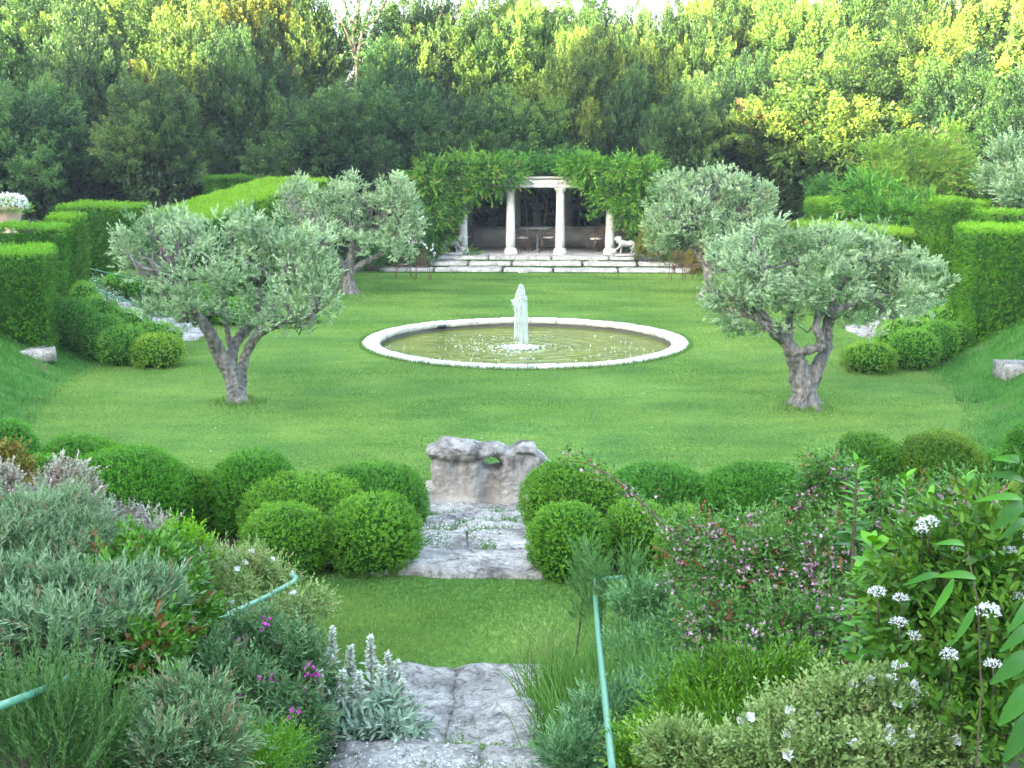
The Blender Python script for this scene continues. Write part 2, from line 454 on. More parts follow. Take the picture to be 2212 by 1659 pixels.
def ground_mat():
    m, nt, out = newmat('ground_cover')
    geo = N(nt, 'ShaderNodeNewGeometry')
    def noise_(scale, det=4, st=None):
        n = N(nt, 'ShaderNodeTexNoise'); n.inputs['Scale'].default_value = scale; n.inputs['Detail'].default_value = det
        if st:
            mp = N(nt, 'ShaderNodeMapping'); mp.inputs['Scale'].default_value = st
            nt.links.new(geo.outputs['Position'], mp.inputs[0]); nt.links.new(mp.outputs[0], n.inputs[0])
        else: nt.links.new(geo.outputs['Position'], n.inputs[0])
        return n
    na = noise_(.55, 5); nb = noise_(28, 3, (1, .5, 1)); ncm = noise_(2.2, 6, (.5, 1.3, 1))
    def mixc(f, a, b, blend='MIX'):
        x = N(nt, 'ShaderNodeMix', data_type='RGBA', blend_type=blend)
        if hasattr(f, 'links') or hasattr(f, 'node'): nt.links.new(f, x.inputs[0])
        else: x.inputs[0].default_value = f
        nt.links.new(a, x.inputs[6]); nt.links.new(b, x.inputs[7]); return x.outputs[2]
    r1 = ramp(nt, [(.30, (.060, .155, .036)), (.5, (.105, .22, .042)), (.70, (.155, .27, .054))])
    nt.links.new(na.outputs[0], r1.inputs[0])
    r2 = ramp(nt, [(.3, (.55, .6, .5)), (.7, (1.3, 1.25, 1.3))]); nt.links.new(nb.outputs[0], r2.inputs[0])
    r3 = ramp(nt, [(.32, (.72, .85, .85)), (.6, (1.12, 1.06, 1.0))]); nt.links.new(ncm.outputs[0], r3.inputs[0])
    lawnc = mixc(1.0, mixc(1.0, r1.outputs[0], r2.outputs[0], 'MULTIPLY'), r3.outputs[0], 'MULTIPLY')
    r4 = ramp(nt, [(.3, (.025, .10, .012)), (.55, (.05, .16, .02)), (.75, (.11, .15, .06))]); nt.links.new(ncm.outputs[0], r4.inputs[0])
    r5 = ramp(nt, [(.3, (.018, .03, .010)), (.6, (.05, .05, .03)), (.8, (.11, .09, .065))]); nt.links.new(ncm.outputs[0], r5.inputs[0])
    a1 = N(nt, 'ShaderNodeAttribute', attribute_name='lawn'); a2 = N(nt, 'ShaderNodeAttribute', attribute_name='rough')
    c = mixc(a2.outputs['Fac'], r5.outputs[0], r4.outputs[0])
    c = mixc(a1.outputs['Fac'], c, lawnc)
    p = N(nt, 'ShaderNodeBsdfPrincipled'); p.inputs['Roughness'].default_value = .9; p.inputs['Specular IOR Level'].default_value = .1
    nt.links.new(c, p.inputs['Base Color'])
    b = N(nt, 'ShaderNodeBump'); b.inputs['Strength'].default_value = .5; b.inputs['Distance'].default_value = .03
    nt.links.new(nb.outputs[0], b.inputs['Height']); nt.links.new(b.outputs[0], p.inputs['Normal'])
    nt.links.new(p.outputs[0], out.inputs[0])
    return m
M['ground'] = ground_mat()
terr = mk('terrain', PXY, Lp, np.full(len(ii), 4), M['ground'], attr={'lawn': ('POINT', lawn.ravel()), 'rough': ('POINT', rough.ravel())}, smooth=True)
tag(terr, 'round mown lawn with rising banks and planted ground round it', kind='structure')

# ---------------------------------------------------------------- grass blades (nobody could count them)
def grass(name, label, n, xr, yr, hfun, test, seed, wf=1.0, mat='grass'):
    R = rs(seed)
    X = R.uniform(xr[0], xr[1], n); t = R.rand(n)
    Y = yr[0] * (yr[1] / yr[0]) ** t          # denser close by
    keep = test(X, Y)
    X = X[keep]; Y = Y[keep]; n = len(X)
    Z = gz(X, Y)
    for q in OL_BASE.values(): Z = Z + .10 * np.exp(-((X - q.x) ** 2 + (Y - q.y) ** 2) / .30)
    P = np.stack([X, Y, Z - .004], 1)
    h = hfun(X, Y) * (.6 + .8 * R.rand(n))
    D = np.stack([R.normal(size=n) * .45, R.normal(size=n) * .45, np.ones(n)], 1); D = unit(D)
    S = unit(np.stack([R.normal(size=n), R.normal(size=n) * .5, np.zeros(n)], 1))
    wd = (.0018 + Y * .00016) * wf
    V = np.stack([P - S * wd[:, None], P + S * wd[:, None], P + D * h[:, None]], 1).reshape(-1, 3)
    patch = np.clip(.5 + .42 * nz(np.stack([X * .40, Y * .85, X * 0], 1), 1.1, 2) + .26 * nz(np.stack([X * 1.6, Y * 3.1, X * 0], 1), 1.0, 5) + .10 * np.sin((Y + X * .25) * 3.7), 0, 1)
    rnd = np.clip(patch * .72 + R.rand(n) * .28, 0, .95)
    rnd = np.where(R.rand(n) < .015, 1.0, rnd)
    o = mk(name, V, np.arange(n * 3), np.full(n, 3), M[mat], attr={'rnd': ('FACE', rnd)})
    return tag(o, label, 'grass', kind='stuff')
def in_lawn(X, Y):
    e, u, y = bank_e(X, Y)
    r = np.sqrt((X - POOL.x) ** 2 + (Y - POOL.y) ** 2)
    k = ((e < 1.02) | ((np.abs(u) < 8) & (y > 35) & (y < 47.0))) & (r > PR + .02)
    return k & (np.abs(X) < .45 * Y + .6)
def in_small(X, Y):
    e, u, y = bank_e(X, Y)
    return (np.abs(u + .15) < 2.6) & (y > 9.15) & (y < 11.75)
grass('lawn_grass', 'short mown grass of the round lawn about the pool', 620000, (-11 , 11), (13.6, 41), lambda X, Y: .022 + Y * .0006, in_lawn, 1)
grass('terrace_grass', 'short grass of the small upper lawn between the stone steps', 120000, (-3, 3), (7.9, 10.3), lambda X, Y: .028 + 0 * Y, in_small, 2)
def in_bank(X, Y):
    e, u, y = bank_e(X, Y)
    return (e > 1.0) & (e < 1.4) & (y > 17) & (y < 27.5) & (np.abs(X) < .45 * Y + .6) & (np.abs(u) > 7)
grass('bank_grass', 'rough darker grass on the banks beside the round lawn', 60000, (-12, 12), (14.8, 24), lambda X, Y: .09 + 0 * Y, in_bank, 3, 1.6, 'dark')

# ---------------------------------------------------------------- stones
def stone(name, c, size, mat, parent=None, rz=0.0, seed=0, amp=.02, sub=None, bev=.06):
    """rough-hewn block: c = centre of its top face"""
    sx, sy, sz = size
    cell = .09 if max(sx, sy) < 4 else .14
    nx_, ny_, nz_ = [max(2, min(40, int(round(q / cell)))) for q in (sx, sy, sz)]
    bm = bmesh.new()
    bmesh.ops.create_cube(bm, size=1.0)
    bm.free()
    V = {}; verts = []; faces = []
    def vid(i, j, k):
        if (i, j, k) not in V:
            V[(i, j, k)] = len(verts); verts.append((i / nx_ - .5, j / ny_ - .5, k / nz_ - 1))
        return V[(i, j, k)]
    for i in range(nx_):
        for j in range(ny_):
            faces.append([vid(i, j, nz_), vid(i + 1, j, nz_), vid(i + 1, j + 1, nz_), vid(i, j + 1, nz_)])
            faces.append([vid(i, j + 1, 0), vid(i + 1, j + 1, 0), vid(i + 1, j, 0), vid(i, j, 0)])
    for i in range(nx_):
        for k in range(nz_):
            faces.append([vid(i, 0, k), vid(i + 1, 0, k), vid(i + 1, 0, k + 1), vid(i, 0, k + 1)])
            faces.append([vid(i + 1, ny_, k), vid(i, ny_, k), vid(i, ny_, k + 1), vid(i + 1, ny_, k + 1)])
    for j in range(ny_):
        for k in range(nz_):
            faces.append([vid(0, j + 1, k), vid(0, j, k), vid(0, j, k + 1), vid(0, j + 1, k + 1)])
            faces.append([vid(nx_, j, k), vid(nx_, j + 1, k), vid(nx_, j + 1, k + 1), vid(nx_, j, k + 1)])
    P = np.array(verts) * np.array([sx, sy, sz])
    # rounded edges
    b = bev
    hx, hy = sx / 2 - b, sy / 2 - b
    Q = np.stack([np.clip(P[:, 0], -hx, hx), np.clip(P[:, 1], -hy, hy), np.clip(P[:, 2], -sz - 1, -b)], 1)
    d = P - Q; l = np.linalg.norm(d, axis=1, keepdims=True)
    P = np.where(l > 1e-6, Q + d / np.maximum(l, 1e-6) * np.minimum(l, b), P)
    out = []
    for p in P:
        q = Vector(p) * 3.2 + Vector((seed * 7.3, seed * 3.1, 0))
        n1 = noise.noise_vector(q) * amp + noise.noise_vector(q * 3.1) * amp * .5
        lo = noise.noise_vector(q * .35) * amp * 2.2
        out.append(p + np.array([n1.x + lo.x, n1.y + lo.y, (n1.z + lo.z * .4)]))
    P = np.array(out)
    ca, sa = math.cos(rz), math.sin(rz)
    X = P[:, 0] * ca - P[:, 1] * sa + c[0]; Y = P[:, 0] * sa + P[:, 1] * ca + c[1]
    return mk(name, np.stack([X, Y, P[:, 2] + c[2]], 1), np.array(faces).ravel(), np.full(len(faces), 4), mat, parent, smooth=True)

AX = math.atan2(-0.04, 1)      # the garden axis leans a little to the right going away
def axx(Y): return (-0.33 + (Y - 16.6) * 0.04) * K    # x of the axis at site distance Y

# ---------------------------------------------------------------- pool
root = empty('round_pool', (POOL.x, POOL.y, 0), 'round fountain pool with a broad white stone rim set in the lawn', 'pool')
def ring(name, prof, mat, parent, n=160, wob=0.0, smooth=True):
    V = []; Lq = []; C = []
    m = len(prof)
    for j in range(n):
        t = 2 * math.pi * j / n
        for i, (r, z) in enumerate(prof):
            q = Vector((math.cos(t) * 9, math.sin(t) * 9, i * 1.7))
            rr = r + wob * noise.noise(q) + wob * .6 * noise.noise(q * 3.3)
            V.append((POOL.x + rr * math.cos(t), POOL.y + rr * math.sin(t), z + wob * .5 * noise.noise(q + Vector((5, 5, 5)))))
    for j in range(n):
        for i in range(m):
            a, b = j * m + i, j * m + (i + 1) % m; c, d = ((j + 1) % n) * m + (i + 1) % m, ((j + 1) % n) * m + i
            Lq += [a, d, c, b]; C.append(4)
    return mk(name, V, Lq, C, mat, parent, smooth=smooth)
R = rs(77)
cuts = np.cumsum(R.uniform(.8, 1.2, 30)); cuts = cuts / cuts[-1] * 2 * math.pi
for i in range(30):
    a0_, a1_ = cuts[i - 1] if i else 0.0, cuts[i]
    prof = [(PR - .41 * K, -.06), (PR - .41 * K, .030), (PR - .38 * K, .054), (PR - .22, .060), (PR - .03, .05), (PR, .03), (PR, -.10)]
    V = []; Lq = []; C = []; m_ = len(prof); n_ = 12; dzz = R.uniform(-.008, .008); dr = R.uniform(-.012, .012)
    for j in range(n_ + 1):
        t = a0_ + .0022 + (a1_ - a0_ - .0044) * j / n_; ed_ = .010 if j in (0, n_) else 0
        for k, (r_, z_) in enumerate(prof):
            q = Vector((math.cos(t) * 11, math.sin(t) * 11, k * 1.7 + i)); wv = noise.noise(q) * .018 + noise.noise(q * 3.1) * .012
            V.append((POOL.x + (r_ + dr + wv) * math.cos(t), POOL.y + (r_ + dr + wv) * math.sin(t), z_ + dzz - (ed_ if z_ > 0 else 0) + noise.noise(q * 2) * .006))
    for j in range(n_):
        for k in range(m_):
            a = j * m_ + k; b = j * m_ + (k + 1) % m_; Lq += [a, a + m_, b + m_, b]; C.append(4)
    Lq += list(range(m_)) + [n_ * m_ + k for k in range(m_ - 1, -1, -1)]; C += [m_, m_]
    mk('rim_stone', V, Lq, C, M['limewhite'], root)
ring('basin_wall', [(PR - .40 * K, -.7), (PR - .40 * K, -.065), (PR - .30 * K, -.065), (PR - .30 * K, -.7)], M['poolwall'], root)
g = Geo(); p = at(921, 718, 33.6); ang = math.atan2(p.y - POOL.y, p.x - POOL.x)
g.box((POOL.x + math.cos(ang) * (PR - .372), POOL.y + math.sin(ang) * (PR - .372), -.035), (.05, .24, .06), ang)
g.build('overflow_slot', M['lampblack'], root)
# water
m, nt, out = newmat('pool_water')
geo = N(nt, 'ShaderNodeNewGeometry')
pr = N(nt, 'ShaderNodeBsdfPrincipled'); pr.inputs['Roughness'].default_value = .07; pr.inputs['IOR'].default_value = 1.33
n1 = N(nt, 'ShaderNodeTexNoise'); n1.inputs['Scale'].default_value = 1.1; n1.inputs['Detail'].default_value = 4
nt.links.new(geo.outputs['Position'], n1.inputs[0])
r = ramp(nt, [(.3, (.11, .145, .012)), (.7, (.19, .225, .022))]); nt.links.new(n1.outputs[0], r.inputs[0]); nt.links.new(r.outputs[0], pr.inputs['Base Color'])
n2 = N(nt, 'ShaderNodeTexNoise'); n2.inputs['Scale'].default_value = 5.5; n2.inputs['Detail'].default_value = 5; n2.inputs['Distortion'].default_value = .6
mp = N(nt, 'ShaderNodeMapping'); mp.inputs['Scale'].default_value = (.55, 1.3, 1)
nt.links.new(geo.outputs['Position'], mp.inputs[0]); nt.links.new(mp.outputs[0], n2.inputs[0])
b = N(nt, 'ShaderNodeBump'); b.inputs['Strength'].default_value = .55; b.inputs['Distance'].default_value = .05
nt.links.new(n2.outputs[0], b.inputs['Height']); nt.links.new(b.outputs[0], pr.inputs['Normal'])
nt.links.new(pr.outputs[0], out.inputs[0])
M['water'] = m
V = [(POOL.x, POOL.y, -.14)]; Lq = []; C = []
rr = np.linspace(0, PR - .36 * K, 60)[1:]
for i, r_ in enumerate(rr):
    for j in range(120):
        t = 2 * math.pi * j / 120
        z = -.14 + .022 * math.sin(r_ * 16) * math.exp(-r_ * .8) + .006 * noise.noise(Vector((r_ * math.cos(t) * 3, r_ * math.sin(t) * 3, 0)))
        V.append((POOL.x + r_ * math.cos(t), POOL.y + r_ * math.sin(t), z))
for j in range(120):
    Lq += [0, 1 + j, 1 + (j + 1) % 120]; C.append(3)
for i in range(len(rr) - 1):
    for j in range(120):
        a = 1 + i * 120 + j; b_ = 1 + i * 120 + (j + 1) % 120
        Lq += [a, a + 120, b_ + 120, b_]; C.append(4)
tag(mk('pool_water', V, Lq, C, M['water'], smooth=True), 'murky olive green rippled water of the round pool', kind='structure')
# fountain
m, nt, out = newmat('foaming_water')
pr = N(nt, 'ShaderNodeBsdfPrincipled'); pr.inputs['Base Color'].default_value = (.86, .91, .90, 1); pr.inputs['Roughness'].default_value = .25
tr = N(nt, 'ShaderNodeBsdfTranslucent'); tr.inputs[0].default_value = (.88, .95, .93, 1)
ms = N(nt, 'ShaderNodeMixShader'); ms.inputs[0].default_value = .45
nt.links.new(pr.outputs[0], ms.inputs[1]); nt.links.new(tr.outputs[0], ms.inputs[2]); nt.links.new(ms.outputs[0], out.inputs[0])
M['foam'] = m
m, nt, out = newmat('thin_water')
pr = N(nt, 'ShaderNodeBsdfPrincipled'); pr.inputs['Base Color'].default_value = (.80, .90, .87, 1); pr.inputs['Roughness'].default_value = .15
tp = N(nt, 'ShaderNodeBsdfTransparent')
ms = N(nt, 'ShaderNodeMixShader'); ms.inputs[0].default_value = .6
nt.links.new(pr.outputs[0], ms.inputs[1]); nt.links.new(tp.outputs[0], ms.inputs[2]); nt.links.new(ms.outputs[0], out.inputs[0])
M['thin'] = m
J = at(1125, 750, 30.05); J.z = -.13
jt = empty('fountain_jet', J, 'white foaming water jet rising from the middle of the round pool', 'fountain')
JH = at(1125, 617, 30.05).z + .13
g = Geo(); pts = []; rad = []
for i in range(34):
    t = i / 33
    pts.append((J.x + .012 * math.sin(t * 9), J.y + .01 * math.cos(t * 7), J.z + t * JH * .97))
    rad.append(.013 + .007 * t + (.030 * math.exp(-((t - .93) / .06) ** 2)) + .004 * math.sin(i * 2.3))
g.tube(pts, rad, 12, wob=.35, seed=4)
g.build('jet_column', M['thin'], jt, smooth=True)
R = rs(11); g = Geo()
for i in range(900):
    t = R.rand() ** .6; a = R.rand() * 6.28; z = JH * (.56 + .44 * t)
    wdt = .035 + .085 * math.sin(min(1, (1 - t) * 1.8) * 1.5)
    s = .004 + .013 * R.rand() ** 2
    c = (J.x + wdt * (R.rand() ** .5) * math.cos(a) * 1.15, J.y + wdt * (R.rand() ** .5) * math.sin(a), J.z + z)
    g.ball(c, (s, s, s * (1.2 + 2.0 * R.rand())), 6, 4)
for i in range(60):
    c = (J.x - .10 + R.normal() * .035, J.y + R.normal() * .03, J.z + JH * (.70 + R.normal() * .035)); s = .012 + .02 * R.rand()
    g.ball(c, (s, s, s * 1.3), 6, 4)
g.build('spray_drops', M['thin'], jt, smooth=True)
g = Geo()
for i in range(90):
    a = R.rand() * 6.28; r0 = .055 + .075 * R.rand(); z1 = JH * (.5 + .28 * R.rand()); z0 = JH * (.02 + .42 * R.rand() ** 1.5)
    x, y = math.cos(a) * r0, math.sin(a) * r0
    pts = [(J.x + x * (1 + .25 * (1 - q)) + .006 * math.sin(q * 9 + i), J.y + y * (1 + .25 * (1 - q)), J.z + z0 + (z1 - z0) * q) for q in np.linspace(1, 0, 6)]
    s = .003 + .006 * R.rand()
    g.tube(pts, [s * .6, s, s * 1.5, s, s * 1.2, s * .3], 5, wob=.5, seed=i)
g.build('falling_streams', M['thin'], jt, smooth=True)
g = Geo()
for i in range(420):
    a = R.rand() * 6.28; r0 = abs(R.normal()) * .20
    s = .010 + .026 * R.rand() * math.exp(-r0 * 2)
    g.ball((J.x + r0 * math.cos(a) * 1.25, J.y + r0 * math.sin(a), J.z + .01 + R.rand() * .07 * math.exp(-r0 * 4)), (s * 1.7, s * 1.7, s * .8), 7, 4)
tag(g.build('splash_foam', M['foam'], jt, smooth=True), kind='stuff')
g = Geo()
for i in range(900):
    a = R.rand() * 6.28; r0 = (PR - .5) * R.rand() ** .9
    x, y = r0 * math.cos(a), r0 * math.sin(a)
    if y > .55 * PR or (x > 0 and R.rand() < .45) or nz(np.array([[x, y, 0.]]), 1.7, 4)[0] < -.15: continue
    s = .005 + .011 * R.rand() ** 2
    g.ball((J.x + x, J.y + y, -.138), (s * 1.5, s * 1.5, s * .8), 6, 4)
tag(g.build('foam_bubbles', M['foam'], smooth=True), 'white foam bubbles drifting on the pool water round the jet', 'foam', kind='stuff')

# ---------------------------------------------------------------- the pierced rock
def zD(x, y): return ((800 + x * .4098) / 1.1302, (600 + y * .4098) / 1.1302)
OUT = [(555, 1440), (565, 1488), (592, 1502), (900, 1508), (1205, 1503), (1228, 1440), (1280, 1392), (1328, 1362), (1342, 1300), (1338, 1258), (1300, 1215), (1258, 1188),
       (1236, 1142), (1170, 1124), (1120, 1140), (1085, 1166), (1055, 1150), (1008, 1134), (900, 1136), (868, 1128), (780, 1112), (700, 1098), (660, 1104), (640, 1130), (582, 1160), (573, 1190),
       (604, 1232), (606, 1300), (606, 1370), (576, 1372)]
HOLE = [(928, 1245), (945, 1225), (966, 1216), (1002, 1232), (1027, 1252), (1012, 1268), (960, 1274), (935, 1266)]
RY = 15.95
rb = at(1052, 1077, RY)
def to_xz(q):
    d = zD(*q); p = at(d[0], d[1], RY - .25); return (p.x - rb.x, p.z - rb.z)
PO = [to_xz(q) for q in OUT]; PH = [to_xz(q) for q in HOLE]
zmin = min(z for x, z in PO)
PO = [(x, z - zmin - .06) for x, z in PO]; PH = [(x, z - zmin - .06) for x, z in PH]
def sdist(px_, pz_, poly):
    x1 = np.array([a[0] for a in poly]); z1 = np.array([a[1] for a in poly]); x2 = np.roll(x1, -1); z2 = np.roll(z1, -1)
    dx = x2 - x1; dz = z2 - z1
    t = np.clip(((px_[:, None] - x1) * dx + (pz_[:, None] - z1) * dz) / (dx * dx + dz * dz + 1e-12), 0, 1)
    d = np.sqrt((px_[:, None] - x1 - t * dx) ** 2 + (pz_[:, None] - z1 - t * dz) ** 2).min(1)
    c = ((z1 > pz_[:, None]) != (z2 > pz_[:, None])) & (px_[:, None] < (x2 - x1) * (pz_[:, None] - z1) / (z2 - z1 + 1e-12) + x1)
    return np.where(c.sum(1) % 2 == 1, d, -d)
s = .0135
gx = np.arange(min(a[0] for a in PO) - .02, max(a[0] for a in PO) + .02, s); gz_ = np.arange(-.09, max(a[1] for a in PO) + .02, s)
GX, GZ = np.meshgrid(gx, gz_)
fx, fz = GX.ravel(), GZ.ravel()
fxn = fx + .008 * nz(np.stack([fx, fz, fx * 0], 1), 24, 1); fzn = fz + .008 * nz(np.stack([fx, fz, fx * 0], 1), 21, 4)
dd = np.minimum(sdist(fxn, fzn, PO), -sdist(fxn, fzn, PH))
inside = dd > 0
T = .23
zt0 = max(a[1] for a in PO)
prof = np.sqrt(np.clip(1 - (1 - np.clip(dd / .07, 0, 1)) ** 2, 0, 1)) * T
pn = np.array([noise.noise(Vector((a * 5, 3.3, c * 5))) * .022 + abs(noise.noise(Vector((a * 11, 1.3, c * 9)))) * -.022 + abs(noise.noise(Vector((a * 26, 1.3, c * 24)))) * -.010 + noise.noise(Vector((a * 60, 1.3, c * 60))) * .008 for a, c in zip(fx, fz)])
pn = pn * (1 + 1.2 * sstep(zt0 * .68, zt0 * .85, fz))
zt = max(a[1] for a in PO)
ledge = .075 * sstep(zt * .70, zt * .80, fz - .05 * np.sin(fx * 5)) + .05 * sstep(.12, .0, fz)
xm = (fx - gx[0]) / (gx[-1] - gx[0])
flute = -.055 * np.exp(-((xm - .50) / .045) ** 2) * (fz < zt * .72) - .055 * np.exp(-((xm - .27) / .03) ** 2) * np.exp(-((fz - zt * .66) / .08) ** 2) * 2 + .05 * np.exp(-((xm - .40) / .07) ** 2) - .05 * np.exp(-((xm - .12) / .04) ** 2) + .04 * np.exp(-((xm - .68) / .1) ** 2)
front = -(prof * (1 + (ledge + flute) / T) + pn * (prof > .03)); back = prof * .8 + pn * .5 * (prof > .03)
idx = -np.ones(len(fx), int); idx[inside] = np.arange(inside.sum()); nV = inside.sum()
V1 = np.stack([fx[inside], front[inside], fz[inside]], 1); V2 = np.stack([fx[inside], back[inside], fz[inside]], 1)
idx = idx.reshape(GX.shape)
faces = []
ed = {}
for i in range(GX.shape[0] - 1):
    for j in range(GX.shape[1] - 1):
        q = [idx[i, j], idx[i, j + 1], idx[i + 1, j + 1], idx[i + 1, j]]
        if min(q) >= 0:
            faces.append(q); faces.append([q[3] + nV, q[2] + nV, q[1] + nV, q[0] + nV])
            for a, b_ in ((q[0], q[1]), (q[1], q[2]), (q[2], q[3]), (q[3], q[0])):
                if (b_, a) in ed: del ed[(b_, a)]
                else: ed[(a, b_)] = 1
for (a, b_) in ed: faces.append([b_, a, a + nV, b_ + nV])
VV = np.concatenate([V1, V2])
caR, saR = math.cos(.04), math.sin(.04)
VV = np.stack([VV[:, 0] * caR - VV[:, 1] * saR + rb.x, VV[:, 0] * saR + VV[:, 1] * caR + rb.y, VV[:, 2] + rb.z], 1)
def rock_mat():
    m, nt, out = newmat('weathered_rock_face')
    tc = N(nt, 'ShaderNodeTexCoord'); P_ = tc.outputs['Object']
    sep = N(nt, 'ShaderNodeSeparateXYZ'); nt.links.new(P_, sep.inputs[0])
    n1 = N(nt, 'ShaderNodeTexNoise'); n1.inputs['Scale'].default_value = 3.0; n1.inputs['Detail'].default_value = 9; n1.inputs['Roughness'].default_value = .7
    mp = N(nt, 'ShaderNodeMapping'); mp.inputs['Scale'].default_value = (1.5, 1, .7); nt.links.new(P_, mp.inputs[0]); nt.links.new(mp.outputs[0], n1.inputs[0])
    r = ramp(nt, [(.34, (.06, .057, .052)), (.44, (.19, .18, .165)), (.55, (.37, .355, .33)), (.70, (.50, .485, .45))]); nt.links.new(n1.outputs[0], r.inputs[0])
    n2 = N(nt, 'ShaderNodeTexNoise'); n2.inputs['Scale'].default_value = 2.2; n2.inputs['Detail'].default_value = 3; nt.links.new(P_, n2.inputs[0])
    mr = N(nt, 'ShaderNodeMapRange'); mr.inputs[1].default_value = zt * .62 + rb.z; mr.inputs[2].default_value = zt * .25 + rb.z
    nt.links.new(sep.outputs[2], mr.inputs[0])
    mu = N(nt, 'ShaderNodeMath', operation='MULTIPLY'); nt.links.new(mr.outputs[0], mu.inputs[0]); nt.links.new(n2.outputs[0], mu.inputs[1])
    x = N(nt, 'ShaderNodeMix', data_type='RGBA'); nt.links.new(mu.outputs[0], x.inputs[0]); nt.links.new(r.outputs[0], x.inputs[6]); x.inputs[7].default_value = (.42, .375, .32, 1)
    p = N(nt, 'ShaderNodeBsdfPrincipled'); p.inputs['Roughness'].default_value = .9; p.inputs['Specular IOR Level'].default_value = .15
    nt.links.new(x.outputs[2], p.inputs['Base Color'])
    n3 = N(nt, 'ShaderNodeTexNoise'); n3.inputs['Scale'].default_value = 26; n3.inputs['Detail'].default_value = 8; nt.links.new(P_, n3.inputs[0])
    b = N(nt, 'ShaderNodeBump'); b.inputs['Strength'].default_value = .9; b.inputs['Distance'].default_value = .025
    nt.links.new(n3.outputs[0], b.inputs['Height']); nt.links.new(b.outputs[0], p.inputs['Normal']); nt.links.new(p.outputs[0], out.inputs[0])
    return m
tag(mk('pierced_rock', VV, np.array(faces).ravel(), np.full(len(faces), 4), rock_mat(), smooth=True),
    'upright weathered grey rock slab with a hole through it at the lawn edge', 'rock')

# ---------------------------------------------------------------- stone paths and steps
def steps(name, label, rows, group='flights of rough stone steps'):
    c0 = rows[0][0]
    rt = empty(name, (c0[0], c0[1], c0[2]), label, 'steps', group)
    for i, (c, size, rz) in enumerate(rows):
        stone('stone_slab', c, size, M['lime'], rt, rz, seed=i + len(name) + c[0], amp=.038, bev=.05)
    return rt
rows = []
for i, (Y, zz, wd) in enumerate([(15.35, .10, 1.75), (14.45, .19, 1.7), (13.62, .28, 1.72), (12.8, .38, 1.75), (12.02, .48, 1.8)]):
    xc = axx(Y) - .02
    spl = [(0, wd)] if i in (0, 4) else ([(-.44, wd * .48), (.44, wd * .50)] if i % 2 else [(-.52, wd * .36), (.33, wd * .61)])
    for dx, ww in spl:
        rows.append(((xc + dx * K, Y * K, g1(xc, Y * K) + .07), (ww * K, .74 * K, .30), AX + .03 * math.sin(i * 3 + dx)))
steps('garden_steps', 'pale stone steps between the round box bushes leading down to the upright rock', rows)
rows = []
for i, (Y, zz) in enumerate([(8.62, .525), (7.58, .72), (6.58, .93), (5.58, 1.13), (4.6, 1.33)]):
    xc = axx(Y) + .04
    spl = {0: [(-.09, .52), (.545, .76)], 1: [(-.12, .72), (.62, .66)], 2: [(-.0, .95), (.78, .50)]}.get(i, [(-.2, .9), (.55, .7)])
    for dx, ww in spl:
        rows.append(((xc + dx * K * .9, Y * K, g1(xc, Y * K) + .07), (ww * K, .96 * K, .34), AX + .04 * math.sin(i * 2 + dx)))
steps('garden_steps', 'broad rough stone steps in the foreground below the silvery spikes', rows)
def side_steps(sgn, label):
    rows = []
    p0 = on(408, 728) if sgn < 0 else on(1876, 722)
    for i in range(9):
        x = p0.x + sgn * (.10 + i * .42) * K
        z = .04 + i * .135
        sy = 1.9 if i else 2.0
        rows.append(((x, p0.y - sgn * 0 + .3, z * K + .02), ((.9 if i == 0 else .62) * K, sy * K, .3), AX + (.0 if sgn < 0 else -.02)))
    return steps('side_steps', label, rows)
side_steps(-1, 'stone side steps overgrown with white daisies left of the lawn')
side_steps(1, 'stone side steps with white daisies right of the lawn')
def slab(dx, dy, label, size, rz, z=None, seed=1):
    p = ong(dx, dy)
    o = stone('flat_stone', (p.x, p.y, p.z + .10), size, M['lime'], None, rz, seed=seed, amp=.022, bev=.03)
    tag(o, label, 'stone', 'flat stones set into the banks'); return o
slab(60, 764, 'flat grey stone slab lying in rough grass on the left bank', (1.0, .62, .22), .35, seed=3)
slab(2205, 796, 'flat pale stone slab at the right edge of the picture on the bank', (.75, .75, .28), -.1, seed=5)
slab(52, 664, 'small stone corner showing beneath the left hedge', (.42, .3, .2), .2, seed=8)

# ---------------------------------------------------------------- the pavilion
PA = math.radians(-2.2)
tc_ = on(1156, 590)                     # foot of the lowest step on the axis
TZ = .5 * K
def pv(u, v, z):                        # pavilion coordinates: u right, v back from the lowest step
    return (tc_.x + u * math.cos(PA) - v * math.sin(PA), tc_.y + u * math.sin(PA) + v * math.cos(PA), z)
rt = empty('terrace_steps', pv(0, 0, 0), 'three long courses of pale stone blocks stepping up to the columned pavilion', 'steps')
R = rs(3)
def course(u0, u1, v0, dep, ztop, h, lens):
    u = u0
    i = 0
    while u < u1 - .2:
        L_ = min(lens[i % len(lens)], u1 - u)
        if u1 - u - L_ < .5: L_ = u1 - u
        c = pv(u + L_ / 2, v0 + dep / 2 + R.uniform(-.03, .03), ztop + R.uniform(-.012, .012))
        stone('stone_block', c, (L_ - .05, dep, h), M['limecalm'], rt, PA, seed=R.rand() * 50, amp=.022, bev=.045)
        u += L_; i += 1
sc1 = px(1, 47.0)
course(-345 * sc1, 345 * sc1, 0, .8, TZ / 3, .25, [1.9, 2.3, 1.7, 2.2])
course(-300 * sc1, 320 * sc1, .68, .8, 2 * TZ / 3, .25, [2.3, 1.5, 2.4, 1.9])
course(-225 * sc1, 222 * sc1, 1.36, .9, TZ, .25, [1.8, 2.2, 2.0, 1.9])
